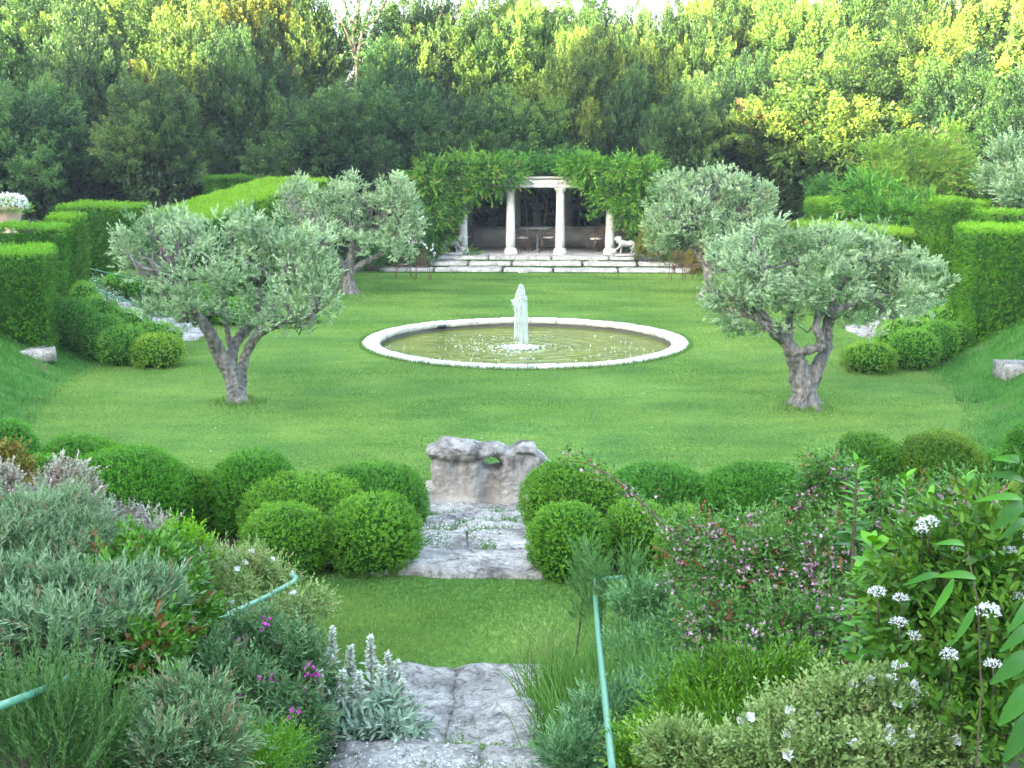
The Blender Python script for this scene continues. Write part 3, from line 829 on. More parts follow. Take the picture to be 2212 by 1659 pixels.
for v_, z_, u_ in ((.0, .012, 345), (.68, TZ / 3 + .012, 318), (1.36, 2 * TZ / 3 + .012, 222)):  # added dark strips stand in for the shadow line at each riser foot
    g = Geo(); c = pv((10 if u_ == 318 else 0) * sc1, v_ - .012, z_); g.box(c, (2 * u_ * sc1 - .1, .05, .045), PA); g.build('riser_shadow_strip', M['core'], rt)
pav = empty('garden_pavilion', pv(0, 3, TZ), 'low columned stone pavilion with dark openings under green creeper', 'pavilion')
g = Geo()
def pbox(g, u0, u1, v0, v1, z0, z1):
    c = pv((u0 + u1) / 2, (v0 + v1) / 2, (z0 + z1) / 2)
    g.box(c, (abs(u1 - u0), abs(v1 - v0), abs(z1 - z0)), PA)
VB = 2.9 * K + .0                        # row of columns
def u_at(dx, v, Y=None):
    """u of the pavilion point seen at picture column dx, at depth v"""
    u = 0.0
    for _ in range(12):
        p = pv(u, v, TZ + 1); zc = p[1] * cp + (H - p[2]) * sp_
        xx = 1106 + p[0] / zc * F
        u += (dx - xx) / F * zc
    return u
def z_at(dy, u, v):
    p = pv(u, v, 0); r = ray(1106, dy); return H + r.z * (p[1] / r.y)
CT = z_at(405, 0, VB); ET = z_at(384, 0, VB)
VW = VB + 3.7 * K
g = Geo(); pbox(g, u_at(885, VB), u_at(1430, VB), 2.1, VW + 1.2, TZ - .3, TZ - .02); g.build('floor', M['plaster'], pav)
cus = [u_at(q, VB) for q in (1000, 1103, 1210, 1318)]
cus = [cus[0] * 2 - cus[1]] + cus + [cus[3] * 2 - cus[2]]
for i, u in enumerate(cus):
    g = Geo(); c = pv(u, VB, TZ - .02)
    hh = CT - TZ - .13
    r0 = .165
    prof = [(r0, .2)] + [(r0 * (1 - .18 * (q / 6) ** 1.6), .2 + (hh - .2) * q / 6) for q in range(1, 7)]
    g.lathe(c, prof, 24); col = g.build('column', M['column'], pav, smooth=True)
    g = Geo(); g.box((c[0], c[1], c[2] + .06), (.46, .46, .12), PA); g.lathe(c, [(.23, .121), (.235, .15), (.20, .18), (.205, .2), (.175, .235)], 24)
    g.build('base', M['column'], col)
    g = Geo(); g.lathe((c[0], c[1], c[2]), [(.14, hh - .05), (.155, hh - .02), (.15, hh), (.19, hh + .05), (.20, hh + .07)], 24)
    g.box((c[0], c[1], c[2] + hh + .108), (.40, .40, .07), PA); g.build('capital', M['column'], col)
g = Geo()
uL, uR = cus[0] - .3, cus[-1] + .3
pbox(g, uL, uR, VB - .20, VB + .20, CT - .002, CT + .10)
g.build('lower_beam', M['column'], pav)
g = Geo(); pbox(g, uL, uR, VB - .15, VB + .18, CT + .102, CT + .30)
for q in np.linspace(-2.6, 2.8, 6): pbox(g, q - .01, q + .01, VB - .152, VB - .14, CT + .11, CT + .29)
g.build('frieze', M['column'], pav)
g = Geo(); pbox(g, uL, uR, VB - .22, VB + .24, CT + .302, CT + .38); g.build('cornice', M['plaster'], pav)
g = Geo(); pbox(g, uL, uR, VB + .3, VW + .4, CT + .12, CT + .30); g.build('roof', M['plaster'], pav)
# rear wall: ledge, piers, lintel
wt = z_at(493, 0, VW); wb = TZ - .02
g = Geo()
pbox(g, uL, uR, VW, VW + .35, wb, wt); pbox(g, uL, uR, VW - .10, VW + .36, wt + .002, wt + .05)
for a, b_ in ((880, 1020), (1098, 1124), (1206, 1233), (1319, 1440)):
    pbox(g, u_at(a, VW), u_at(b_, VW), VW + .003, VW + .33, wt + .052, CT + .1)
pbox(g, uL, uR, VW + .003, VW + .33, z_at(402, 0, VW), CT + .118)
g.build('rear_wall', M['plaster'], pav)
g = Geo(); pbox(g, uL, uL + .25, VB + .3, VW - .12, wb, CT + .1); g.build('side_wall', M['plaster'], pav)
g = Geo(); pbox(g, uR - .25, uR, VB + .3, VW - .12, wb, CT + .1); g.build('side_wall', M['plaster'], pav)

def bust(dx, dytop, label, hmul=1.0):
    u = u_at(dx, VW + 1.0); c = pv(u, VW + 1.0, TZ)
    b = empty('stone_bust', c, label, 'bust', 'busts on pedestals behind the pavilion')
    top = z_at(dytop, u, VW + 1.0) - TZ
    g = Geo(); ph = top - .62
    g.lathe(c, [(.26, 0), (.26, .08), (.19, .12), (.17, ph - .2), (.16, ph - .12), (.22, ph - .06), (.22, ph)], 16)
    g.build('pedestal', M['bust'], b, smooth=False)
    g = Geo(); z = c[2] + ph
    g.lathe((c[0], c[1], z), [(.10, 0), (.11, .04), (.07, .08), (.12, .14), (.22, .22), (.235, .29), (.20, .34), (.10, .39), (.065, .41), (.062, .46)], 18, 1.15, .62)
    g.ball((c[0], c[1] - .01, z + .53), (.075, .09, .105), 14, 10); g.ball((c[0], c[1] - .10, z + .52), (.016, .03, .026), 8, 6)
    g.ball((c[0], c[1] + .03, z + .56), (.085, .09, .09), 12, 8)
    for s_ in (-1, 1): g.ball((c[0] + s_ * .078, c[1], z + .52), (.012, .02, .03), 6, 5)
    g.build('figure', M['bust'], b, smooth=True)
bust(1065, 436, 'stone bust half hidden by creeper in the left opening of the pavilion')
bust(1161, 426, 'pale stone bust standing in the middle opening above the round table')
bust(1287, 432, 'stone bust in the right opening of the pavilion near the hanging creeper')

# table and chairs
tu = u_at(1161, 4.6 * K); c = pv(tu, 4.6 * K, TZ - .02)
tb = empty('garden_table', c, 'round stone topped table in the shade between the two middle columns', 'table')
th = z_at(488, tu, 4.6 * K) - c[2] - .05
g = Geo(); g.lathe(c, [(.60, th - .04), (.62, th - .02), (.62, th), (.60, th + .012)], 32); g.build('tabletop', M['tabletop'], tb)
g = Geo(); g.lathe(c, [(.16, 0), (.16, .03), (.045, .06), (.04, th - .1), (.1, th - .042)], 14); g.build('pedestal_leg', M['tabletop'], tb)
def chair(loc, rz, label, group, seat_mat='cushion', lattice=False, hgt=.95, scale=1.0, round_back=False):
    rt = empty('garden_chair', (loc[0], loc[1], loc[2]), label, 'chair', group, rz)
    rt.scale = (scale, scale, scale)
    def W(n, g, mat): o = g.build(n, mat, None); o.parent = rt; return o
    sh = .44
    for (x, y) in ((-.2, -.2), (.2, -.2), (-.19, .2), (.19, .2)):
        g = Geo(); g.tube([(x, y, sh), (x * 1.04, y * 1.1, .24), (x * 1.22, y * 1.3, 0)], [.012, .011, .012], 6); W('leg', g, M['rust_iron'])
    g = Geo(); g.tube([(.22 * math.cos(t), .21 * math.sin(t), sh) for t in np.linspace(0, 6.283, 17)], .012, 6)
    for q in np.linspace(-.16, .16, 6): g.tube([(q, -.17, sh), (q, .17, sh)], .006, 5)
    W('seat_frame', g, M['rust_iron'])
    if seat_mat:
        g = Geo(); g.lathe((0, 0, sh + .012), [(.20, 0), (.215, .02), (.21, .04), (.17, .05)], 18); W('cushion', g, M[seat_mat])
    g = Geo()
    if round_back:
        arc = [(.235 * math.cos(t), .22 + .03 * math.sin(t), .70 + .26 * math.sin(t)) for t in np.linspace(0, 6.283, 21)]
    else:
        arc = [(-.21, .20, sh)] + [(-.21 * math.cos(t) * 1.02, .24 + .05 * math.sin(t), .78 + (hgt - .78) * math.sin(t)) for t in np.linspace(0, 3.1416, 11)] + [(.21, .20, sh)]
    g.tube(arc, .012, 6)
    if lattice:
        for q in np.linspace(-.42, .42, 11):
            for s_ in (1, -1):
                pts = []
                for t in np.linspace(0, 1, 9):
                    x = q + s_ * (t - .5) * .42; z = .50 + t * .42
                    ok_ = abs(x) < .2 * (1 if z < .78 else math.sqrt(max(0, 1 - ((z - .78) / .2) ** 2)))
                    if ok_: pts.append((x, .22 + .04 * t, z))
                if len(pts) > 1: g.tube(pts, .0065, 4)
    else:
        for q in np.linspace(-.14, .14, 5): g.tube([(q, .20, sh), (q * 1.1, .24, .7), (q * .8, .27, .88)], .006, 5)
    W('backrest', g, M['rust_iron'])
    for s_ in (-1, 1):
        g = Geo(); g.tube([(s_ * .21, .23, .68), (s_ * .26, .05, .67), (s_ * .26, -.14, .65), (s_ * .22, -.19, .60), (s_ * .21, -.19, sh)], .010, 6); W('armrest', g, M['rust_iron'])
    return rt
def pav_chair(dx, v, rz, label, scale=1.05):
    u = u_at(dx, v); p = pv(u, v, TZ - .02)
    return chair(p, rz, label, 'iron chairs under the pavilion', scale=scale)
pav_chair(1128, 4.3 * K, math.radians(70), 'iron chair with pale cushion left of the round table')
pav_chair(1186, 4.5 * K, math.radians(-100), 'iron chair with pale cushion right of the round table')
pav_chair(1288, 3.9 * K, math.radians(-60), 'iron chair with pale seat alone beside the right column')
pav_chair(1004, 4.8 * K, math.radians(60), 'iron chair mostly hidden behind the left column')
def lawn_chair(dx, dy, rz, label, lat=True, rb_=False, scale=1.0):
    p = on(dx, dy); p.z = g1(p.x, p.y)
    return chair(p, rz, label, 'rusty iron chairs on the lawn', None, lat, 1.0, scale, rb_)
lawn_chair(913, 606, math.radians(178), 'rusty lattice backed chair on the lawn at the left end of the stone steps')
lawn_chair(872, 601, math.radians(100), 'rusty iron chair seen from the side beside the far left olive')
lawn_chair(1462, 607, math.radians(182), 'rusty round backed lattice chair on the lawn beside the far right olive', True, True)
lawn_chair(1502, 601, math.radians(200), 'low rusty iron chair in front of the golden conifer', False)

# lions
def lion(dx, dy, flip, label):
    p = on(dx, dy, TZ); p.z = TZ
    rt = empty('lion_statue', p, label, 'statue', 'pair of stone lions on the terrace')
    g = Geo(); g.box((p.x, p.y, p.z + .04), (.82, .30, .08), PA - .05 * flip); g.build('plinth', M['statue'], rt)
    f = flip; z0 = p.z + .08
    def q(x, y, z): return (p.x + f * x, p.y + y, z0 + z)
    g = Geo()
    g.tube([q(-.30, 0, .34), q(-.18, 0, .36), (q(0, 0, .34)), q(.14, 0, .36), q(.24, 0, .40)], [.07, .105, .095, .12, .10], 12)
    for (x, y, pts) in ((-.26, -.06, [(0, .33), (.03, .20), (-.04, .12), (-.02, .0)]), (-.20, .06, [(0, .33), (.06, .20), (-.01, .12), (.03, .0)]), (.17, .06, [(0, .34), (.0, .18), (.02, .08), (.03, .0)]), (.2, -.07, [(0, .34), (.06, .24), (.14, .17), (.20, .15)])):
        g.tube([q(x + a, y, b_) for a, b_ in pts], [.065, .045, .032, .036], 8)
        g.ball(q(x + pts[-1][0] + .02, y, pts[-1][1] + .015), (.05, .032, .025), 8, 6)
    g.ball(q(.42, -.07, .07), .075, 12, 8)
    g.ball(q(.26, 0, .47), (.12, .115, .14), 12, 8)
    g.ball(q(.33, 0, .52), (.085, .08, .085), 12, 8); g.ball(q(.40, 0, .495), (.05, .05, .045), 10, 6)
    for s_ in (-1, 1): g.ball(q(.29, s_ * .07, .60), (.02, .02, .025), 6, 5)
    g.tube([q(-.33, 0, .36), q(-.40, 0, .30), q(-.41, 0, .18), q(-.37, 0, .08), q(-.34, 0, .03)], [.022, .018, .016, .018, .028], 7)
    o = g.build('lion_body', M['statue'], rt, smooth=True)
    mo = o.modifiers.new('blend', 'REMESH'); mo.mode = 'VOXEL'; mo.voxel_size = .013; mo.use_smooth_shade = True
    sm = o.modifiers.new('soft', 'SMOOTH'); sm.iterations = 4; sm.factor = .6
lion(975, 550, 1, 'pale stone lion statue half covered by creeper at the left of the pavilion')
lion(1353, 553, -1, 'white stone lion statue beside the right column of the pavilion')

# handrails
def rail(name, label, pts, posts, r=.017, ground=None, hook=False):
    c = pts[0]
    rt = empty(name, (c[0], c[1], c[2] - .6), label, 'handrail', 'green handrails along the steps')
    g = Geo(); sm_ = [Vector(pts[0])]
    for a, b_ in zip(pts[:-1], pts[1:]):
        for t in np.linspace(0, 1, 5)[1:]: sm_.append(Vector(a).lerp(Vector(b_), t))
    g.tube(sm_, r, 12); g.build('rail_tube', M['rail'], rt, smooth=True)
    for q in posts:
        g = Geo(); zb = g1(q[0], q[1]) - .05
        g.tube([(q[0], q[1], q[2] - r * .3), (q[0], q[1], zb)], r * .8, 8); g.build('post', M['railpost'], rt, smooth=True)
    return rt
pr_ = [at(1327, 1700, 5.15), at(1306, 1500, 6.5), at(1292, 1370, 8.0), at(1286, 1292, 9.3), at(1284, 1262, 9.75), at(1288, 1252, 9.9), at(1318, 1250, 9.95), at(1345, 1247, 10.0), at(1352, 1256, 10.0), at(1350, 1268, 9.95)]
rail('handrail', 'pale green handrail running down the right side of the foreground steps', pr_, [at(1300, 1252, 9.95), at(1299, 1440, 7.2)])
pl_ = [at(628, 1243, 9.4), at(640, 1248, 9.35), at(634, 1257, 9.2), at(570, 1292, 8.8), at(490, 1328, 8.3), at(400, 1362, 7.8), at(250, 1420, 7.2), at(110, 1484, 5.7), at(-20, 1533, 4.9)]
rail('handrail', 'green handrail curving through the shrubs at the left foreground', pl_, [at(492, 1328, 8.3), at(420, 1355, 7.9), at(570, 1293, 8.8)])
rail('handrail', 'thin green handrail above the daisy covered steps on the left, lower of two', [at(207, 624, 28.4), at(280, 653, 28.3), at(351, 688, 28.2)], [at(230, 634, 28.4), at(326, 676, 28.25)], r=.014)
rail('handrail', 'thin green handrail starting at the tall left hedge, upper of two', [at(164, 573, 32.2), at(240, 591, 32.1), at(335, 611, 32)], [at(181, 577, 32.2), at(305, 605, 32)], r=.014)
rail('handrail', 'thin green handrail on the right bank, lower of two', [at(2101, 628, 28.8), at(2000, 664, 28.8), at(1902, 697, 28.8)], [at(2046, 648, 28.8), at(1980, 671, 28.8)], r=.014)
rail('handrail', 'thin green handrail on the right bank against the clipped hedge, upper of two', [at(2101, 597, 32), at(2040, 606, 32), at(1975, 616, 32)], [at(2092, 598, 32)], r=.014)
# round garden lamp by the rail end, floodlight on the left bank
p = at(1362, 1282, 9.7)
lp = empty('garden_spotlight', (p.x, p.y, g1(p.x, p.y)), 'small round glass faced garden spotlight beside the right handrail end', 'lamp')
g = Geo(); g.tube([(p.x, p.y, g1(p.x, p.y) - .03), (p.x, p.y, p.z)], .015, 8); g.build('stake', M['railpost'], lp)
g = Geo(); d = Vector((-.35, -.8, .35)).normalized(); g.tube([p - d * .06, p, p + d * .05], [.03, .055, .065], 16); g.build('housing', M['railpost'], lp, smooth=True)
g = Geo(); g.tube([p + d * .052, p + d * .06], [.056, .045], 16); g.build('lens', M['tabletop'], lp, smooth=True)
p = at(316, 648, 31.8)
fl = empty('floodlight', (p.x, p.y, g1(p.x, p.y)), 'black floodlight on the left bank beside the green handrail', 'lamp')
g = Geo(); g.box((p.x, p.y, p.z + .04), (.26, .14, .12), .3); g.build('housing', M['lampblack'], fl)
g = Geo(); g.tube([(p.x, p.y, g1(p.x, p.y) - .03), (p.x, p.y, p.z - .02)], .015, 8); g.build('stake', M['lampblack'], fl)
# urn with white flowers
p = at(20, 470, 33)
ur = empty('flower_urn', (p.x, p.y, g1(p.x, p.y)), 'pale terracotta urn full of white flowers behind the left hedges', 'urn')
zb = g1(p.x, p.y); zt_ = at(20, 449, 33).z
g = Geo(); g.box((p.x, p.y, (zb + zt_ - .6) / 2), (.5, .5, zt_ - .6 - zb)); g.build('plinth', M['terracotta'], ur)
g = Geo(); g.lathe((p.x, p.y, zt_ - .6), [(.16, 0), (.17, .04), (.10, .08), (.12, .14), (.24, .3), (.29, .45), (.30, .54), (.36, .58), (.37, .62), (.31, .60)], 24); g.build('bowl', M['terracotta'], ur, smooth=True)
R = rs(21); P = np.array([[p.x, p.y, zt_]]) + sphere_dirs(420, R, 0) * np.array([.46, .4, .30]); foliage_mesh('flowers', join([sprigs(P, sphere_dirs(420, R, 0), R, .05, 5, .045, .035, 1.4)]), M['white'], ur)
P = np.array([[p.x, p.y, zt_ - .02]]) + sphere_dirs(260, R, -.4) * np.array([.48, .42, .26]); foliage_mesh('foliage', join([sprigs(P, sphere_dirs(260, R, -.3), R, .1, 6, .05, .03, .9)]), M['lightshrub'], ur)

# ---------------------------------------------------------------- olives
def noise_disp(o, strength, size):
    tx = bpy.data.textures.new('bark_relief', 'CLOUDS'); tx.noise_scale = size; tx.noise_depth = 3
    d = o.modifiers.new('relief', 'DISPLACE'); d.texture = tx; d.strength = strength; d.mid_level = .5; d.texture_coords = 'LOCAL'
def olive(label, base, Y, limbs, blobs, seed, trunk_r, n_spr, leafscale=1.0):
    """limbs: lists of (dx, dy, depth offset, radius in picture px); blobs: (dx, dy, rx, ry, depth offset)"""
    R = rs(seed)
    rt = empty('olive_tree', base, label, 'olive tree', 'four old olive trees round the pool')
    g = Geo()
    for lb in limbs:
        pts = [at(a, b_, Y + c) for a, b_, c, r in lb]; rad = [px(r * .82, Y) for a, b_, c, r in lb]
        P2 = []; R2 = []
        for i in range(len(pts) - 1):
            for t in np.linspace(0, 1, 5)[:-1]:
                P2.append(pts[i].lerp(pts[i + 1], t) + Vector(R.normal(size=3)) * rad[i] * .13); R2.append(rad[i] * (1 - t) + rad[i + 1] * t)
        P2.append(pts[-1]); R2.append(rad[-1])
        # round the corners a little
        P3 = [P2[0]] + [(P2[i - 1] + P2[i] * 2 + P2[i + 1]) / 4 for i in range(1, len(P2) - 1)] + [P2[-1]]
        g.tube(P3, R2, 14, wob=.30, seed=seed)
    # roots
    r0 = px(trunk_r, Y)
    for k in range(9):
        a = k * .7 + R.rand() * .4
        e = 1.25 + .5 * R.rand()
        d = Vector((math.cos(a), math.sin(a), 0))
        b0 = Vector(base)
        g.tube([b0 + Vector((0, 0, r0 * 2.2)) + d * r0 * .35, b0 + Vector((0, 0, r0 * .9)) + d * r0 * .75, b0 + d * r0 * e + Vector((0, 0, r0 * .12)), b0 + d * r0 * (e + .7) - Vector((0, 0, .12))], [r0 * .42, r0 * .40, r0 * .28, r0 * .1], 8)
    o = g.build('trunk', M['olivebark'], rt, smooth=True)
    mo = o.modifiers.new('join', 'REMESH'); mo.mode = 'VOXEL'; mo.voxel_size = .018; mo.use_smooth_shade = True
    sm = o.modifiers.new('soft', 'SMOOTH'); sm.iterations = 2; sm.factor = .5
    noise_disp(o, .07, .055)
    ends = [np.array(at(l[-1][0], l[-1][1], Y + l[-1][2])) for l in limbs] + [np.array(at(l[-2][0], l[-2][1], Y + l[-2][2])) for l in limbs]
    C = []; RR = []
    for (a, b_, rx, ry, dz) in blobs:
        C.append(np.array(at(a, b_ + 14, Y + dz))); RR.append(np.array([px(rx, Y), px((rx + ry) / 2, Y) * .95, px(ry, Y)]))
    C = np.array(C); RR = np.array(RR)
    vol = RR.prod(1) ** (2 / 3.)
    per = 11; nt_ = n_spr // per
    pick = R.choice(len(C), nt_, p=vol / vol.sum())
    d = sphere_dirs(nt_, R, -.75)
    rad = (.30 + .76 * R.rand(nt_) ** .6) * (1 + .20 * nz(d * 1.0 + C[pick] * .3, 6, seed))
    T = C[pick] + d * RR[pick] * rad[:, None]
    ax = unit(d * .65 + np.array([0, 0, .55]) + R.normal(size=(nt_, 3)) * .35)
    cb = np.clip(.48 + .20 * nz(T, 3.0, seed) + R.normal(size=nt_) * .18, 0, .95)
    n_spr = nt_ * per
    T = np.repeat(T, per, 0); ax = np.repeat(ax, per, 0)
    dd_ = sphere_dirs(n_spr, R, -.6)
    D = unit(ax * .8 + dd_ * .85)
    P = T + dd_ * .055 + ax * (R.rand(n_spr)[:, None] * .16 - .10)
    cl = np.clip(np.repeat(cb, per) + R.normal(size=n_spr) * .12, 0, .95)
    cl = np.where(R.rand(n_spr) < .010, 1.01, cl)
    J = [sprigs(P, D, R, .13, 12, .060 * leafscale, .019 * leafscale, .75, upn=.15, clump=cl)]
    foliage_mesh('crown', join(J), M['olive'], rt)
    # branches feeding the crown
    g = Geo()
    for i in range(95):
        k = R.randint(len(C)); tip = C[k] + sphere_dirs(1, R, -.3)[0] * RR[k] * .9
        e = ends[np.argmin([np.linalg.norm(tip - q) + R.rand() * .4 for q in ends])]
        mid = (tip + e) / 2 + R.normal(size=3) * .13 - np.array([0, 0, .05]); m2 = mid * .5 + tip * .5 + R.normal(size=3) * .08
        g.tube([e, e * .5 + mid * .5 + R.normal(size=3) * .05, mid, m2, tip], [.028, .021, .016, .010, .004], 5)
    g.build('branches', M['olivebark'], rt, smooth=True)
    return rt
YA = OL_BASE['a'].y / K
olive('olive tree with leaning forked trunk at the near left of the pool', OL_BASE['a'], YA,
      [[(517, 892, 0, 27), (512, 840, 0, 23), (497, 800, 0, 24), (474, 765, 0, 20), (455, 720, -.2, 15), (432, 690, -.2, 14), (405, 660, -.3, 10), (372, 610, -.4, 6)],
       [(505, 850, 0, 20), (503, 808, 0, 21), (497, 782, .2, 15), (512, 735, .4, 14), (545, 700, .6, 12), (562, 672, .6, 9), (560, 620, .7, 6)],
       [(520, 855, 0, 20), (523, 812, .1, 13), (530, 765, .1, 11), (556, 722, 0, 12), (600, 702, -.2, 9), (645, 690, -.3, 7), (680, 675, -.4, 5)],
       [(505, 770, .4, 9), (492, 725, .6, 7), (485, 670, .8, 7), (478, 600, .9, 5)],
       [(545, 735, 0, 8), (562, 700, .1, 7), (590, 660, .2, 5), (625, 620, .3, 4)]],
      [(330, 560, 66, 66, 0), (300, 505, 42, 42, 0), (360, 500, 60, 60, .6), (420, 500, 70, 60, 0), (490, 520, 80, 75, .8), (560, 505, 58, 60, .6), (528, 470, 34, 42, .2),
       (430, 590, 85, 60, -.5), (385, 640, 62, 50, -.6), (520, 600, 80, 62, -.4), (620, 560, 75, 80, .3), (665, 520, 50, 50, .2), (650, 630, 75, 65, -.2), (690, 590, 40, 60, 0), (600, 680, 55, 30, -.5), (270, 520, 22, 14, -.2),
       (375, 460, 24, 34, .1), (330, 470, 20, 34, .4), (660, 670, 42, 28, .4), (560, 650, 45, 30, .9), (430, 655, 40, 28, .2), (400, 690, 26, 22, -.3), (640, 690, 34, 20, -.3), (530, 690, 30, 22, .7), (345, 640, 30, 40, -.2), (280, 560, 26, 34, 0)], 31, 21, 4000)
YD = OL_BASE['d'].y / K
olive('gnarled olive tree with a hole through its forked trunk, right of the pool', OL_BASE['d'], YD,
      [[(1740, 905, 0, 36), (1737, 860, 0, 31), (1732, 820, 0, 30), (1722, 780, 0, 24), (1700, 745, -.1, 17), (1680, 715, -.1, 14), (1655, 690, -.2, 12), (1636, 668, -.3, 8), (1640, 635, -.3, 6), (1650, 590, -.2, 5)],
       [(1750, 835, 0, 20), (1765, 790, .1, 18), (1784, 750, .1, 15), (1786, 722, .1, 15), (1790, 690, .1, 14), (1815, 668, 0, 12), (1850, 655, 0, 9), (1880, 640, 0, 8), (1872, 615, 0, 5)],
       [(1715, 765, -.1, 13), (1745, 757, -.2, 12), (1770, 752, -.2, 11), (1775, 735, -.2, 11), (1762, 708, -.2, 11), (1768, 680, 0, 7), (1765, 620, .1, 6)],
       [(1690, 735, 0, 10), (1668, 722, -.4, 7), (1650, 700, -.4, 6), (1630, 690, -.4, 5)],
       [(1705, 745, .2, 13), (1702, 700, .3, 10), (1715, 650, .3, 7), (1735, 600, .4, 6), (1745, 550, .4, 5)],
       [(1792, 690, 0, 9), (1800, 640, .2, 8), (1835, 590, .3, 6), (1860, 560, .3, 4)]],
      [(1580, 600, 60, 66, 0), (1600, 650, 42, 46, -.3), (1570, 540, 44, 44, 0), (1640, 530, 70, 56, .5), (1640, 590, 64, 66, -.4), (1710, 510, 70, 48, 0), (1700, 580, 70, 56, .7), (1730, 640, 60, 44, -.4),
       (1790, 520, 70, 50, 0), (1790, 590, 80, 58, -.5), (1860, 540, 75, 52, .4), (1850, 620, 80, 56, .2), (1930, 560, 78, 48, 0), (1935, 620, 70, 50, -.3), (2000, 590, 60, 34, .1), (1985, 640, 42, 34, .1), (1660, 478, 24, 24, .2), (1850, 488, 26, 24, .3), (1900, 500, 20, 28, .2), (1780, 480, 22, 20, .1),
       (1680, 660, 40, 30, .2), (1800, 665, 44, 26, .2), (1900, 660, 44, 26, .1), (1620, 690, 30, 30, -.3), (1585, 680, 24, 34, -.2), (1690, 700, 26, 20, -.5), (1860, 690, 34, 20, .3), (1950, 675, 30, 20, .1), (1540, 640, 22, 34, .1)], 44, 27, 4500)
YB = OL_BASE['b'].y / K
olive('wide round olive tree at the far left corner of the lawn', OL_BASE['b'], YB,
      [[(755, 650, 0, 19), (752, 615, 0, 15), (752, 585, 0, 16), (757, 560, 0, 11), (762, 535, 0, 9), (760, 500, 0, 6)],
       [(752, 595, 0, 12), (738, 570, -.2, 9), (722, 548, -.3, 8), (700, 520, -.4, 5)],
       [(760, 585, 0, 10), (785, 568, .1, 8), (812, 555, .2, 7), (842, 540, .2, 5)],
       [(757, 560, .3, 8), (778, 540, .4, 8), (800, 525, .5, 5), (815, 490, .5, 4)]],
      [(640, 420, 44, 44, 0), (620, 388, 22, 24, 0), (660, 470, 52, 50, .5), (640, 520, 44, 36, -.8), (700, 430, 50, 46, 0), (700, 500, 60, 44, -.7), (755, 420, 54, 42, .2), (760, 480, 58, 50, .6), (815, 440, 50, 48, 0), (850, 415, 42, 46, 0), (820, 510, 62, 40, -.5), (870, 470, 44, 50, .3), (885, 430, 26, 50, .2), (862, 520, 40, 30, .1), (650, 395, 30, 28, .2), (765, 385, 24, 18, 0), (845, 382, 34, 22, .1), (610, 450, 20, 24, .2)], 57, 16, 5200, 1.1)
YC = OL_BASE['c'].y / K
olive('broad olive tree at the far right corner of the lawn beyond the near olive', OL_BASE['c'], YC,
      [[(1530, 655, 0, 20), (1532, 620, 0, 15), (1530, 580, 0, 14), (1535, 545, 0, 11), (1520, 500, 0, 8)],
       [(1531, 590, 0, 10), (1510, 550, .2, 8), (1480, 510, .2, 5)], [(1531, 580, 0, 10), (1560, 540, .2, 8), (1600, 500, .2, 5)]],
      [(1440, 420, 44, 50, 0), (1425, 480, 32, 44, -.2), (1450, 510, 50, 36, 0), (1480, 400, 46, 40, .2), (1500, 460, 60, 54, -.7), (1520, 385, 40, 34, 0), (1545, 430, 54, 50, .5), (1560, 500, 60, 40, -.5), (1580, 390, 44, 38, 0), (1610, 440, 52, 48, 0), (1650, 420, 30, 34, .3), (1640, 470, 34, 40, .1), (1545, 362, 16, 18, 0), (1520, 365, 14, 16, .2), (1460, 385, 18, 22, 0), (1655, 400, 20, 18, 0)], 63, 17, 5200, 1.1)

# ---------------------------------------------------------------- clipped box
def dome(name, label, dx, dytop, rx, dybase, Y, group, mat='box', dens=1250, tint=None, sq=1.0, leaf=.0205, seed=None, cat='bush', zg=None):
    """a clipped bun of box: picture column, top, half width and base"""
    seed = seed if seed is not None else int(dx * 7 + dybase) % 999
    R = rs(seed)
    top = at(dx, dytop, Y); gnd = g1(top.x, top.y) if zg is None else zg
    a = px(rx, Y); hgt = max(.25, top.z - gnd)
    h2 = hgt * .56; cz = gnd + hgt - h2 - .02
    b = a * sq
    rt = empty(name, (top.x, top.y, gnd), label, cat, group)
    area = 4 * math.pi * ((a * b + a * h2 + b * h2) / 3) * .75
    n = int(area * dens / (leaf / .026) ** 1.85)
    d = sphere_dirs(n, R, -.85)
    q = np.sign(d) * np.abs(d) ** .86; q /= np.linalg.norm(q, axis=1, keepdims=True) ** .55
    lump = 1 + .045 * nz(d, 3.1, seed) + .025 * nz(d, 7.7, seed + 1)
    S = q * lump[:, None]
    P = np.stack([top.x + S[:, 0] * a, top.y + S[:, 1] * b, cz + S[:, 2] * h2], 1)
    low = P[:, 2] < gnd + .02
    P = P[~low]; d = d[~low]; n = len(P)
    nn = unit(d / np.array([a, b, h2]))
    P -= nn * (.02 + R.rand(n) ** 1.3 * .05)[:, None]
    D = unit(nn + R.normal(size=(n, 3)) * .45 + np.array([0, 0, .30]))
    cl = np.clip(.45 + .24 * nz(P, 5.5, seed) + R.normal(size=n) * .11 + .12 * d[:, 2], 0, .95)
    cl = np.where((R.rand(n) < .008), 1.01, cl)
    o = foliage_mesh('foliage', join([sprigs(P, D, R, leaf * 1.9, 7, leaf, leaf * .66, 1.7, clump=cl)]), M[mat], rt)
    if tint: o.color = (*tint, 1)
    g = Geo(); g.ball((top.x, top.y, cz), (a * .86, b * .86, h2 * .86), 20, 12); g.build('inner_twigs', M['core'], rt, smooth=True)
    g = Geo()
    for k in range(7):
        t = R.rand() * 6.28; g.tube([(top.x + .1 * a * math.cos(t), top.y + .1 * b * math.sin(t), gnd - .05), (top.x + .45 * a * math.cos(t), top.y + .45 * b * math.sin(t), gnd + hgt * .35)], [.018, .010], 5)
    g.build('stems', M['twig'], rt)
    return rt
GN = 'clipped box bushes between the foreground and the lawn'
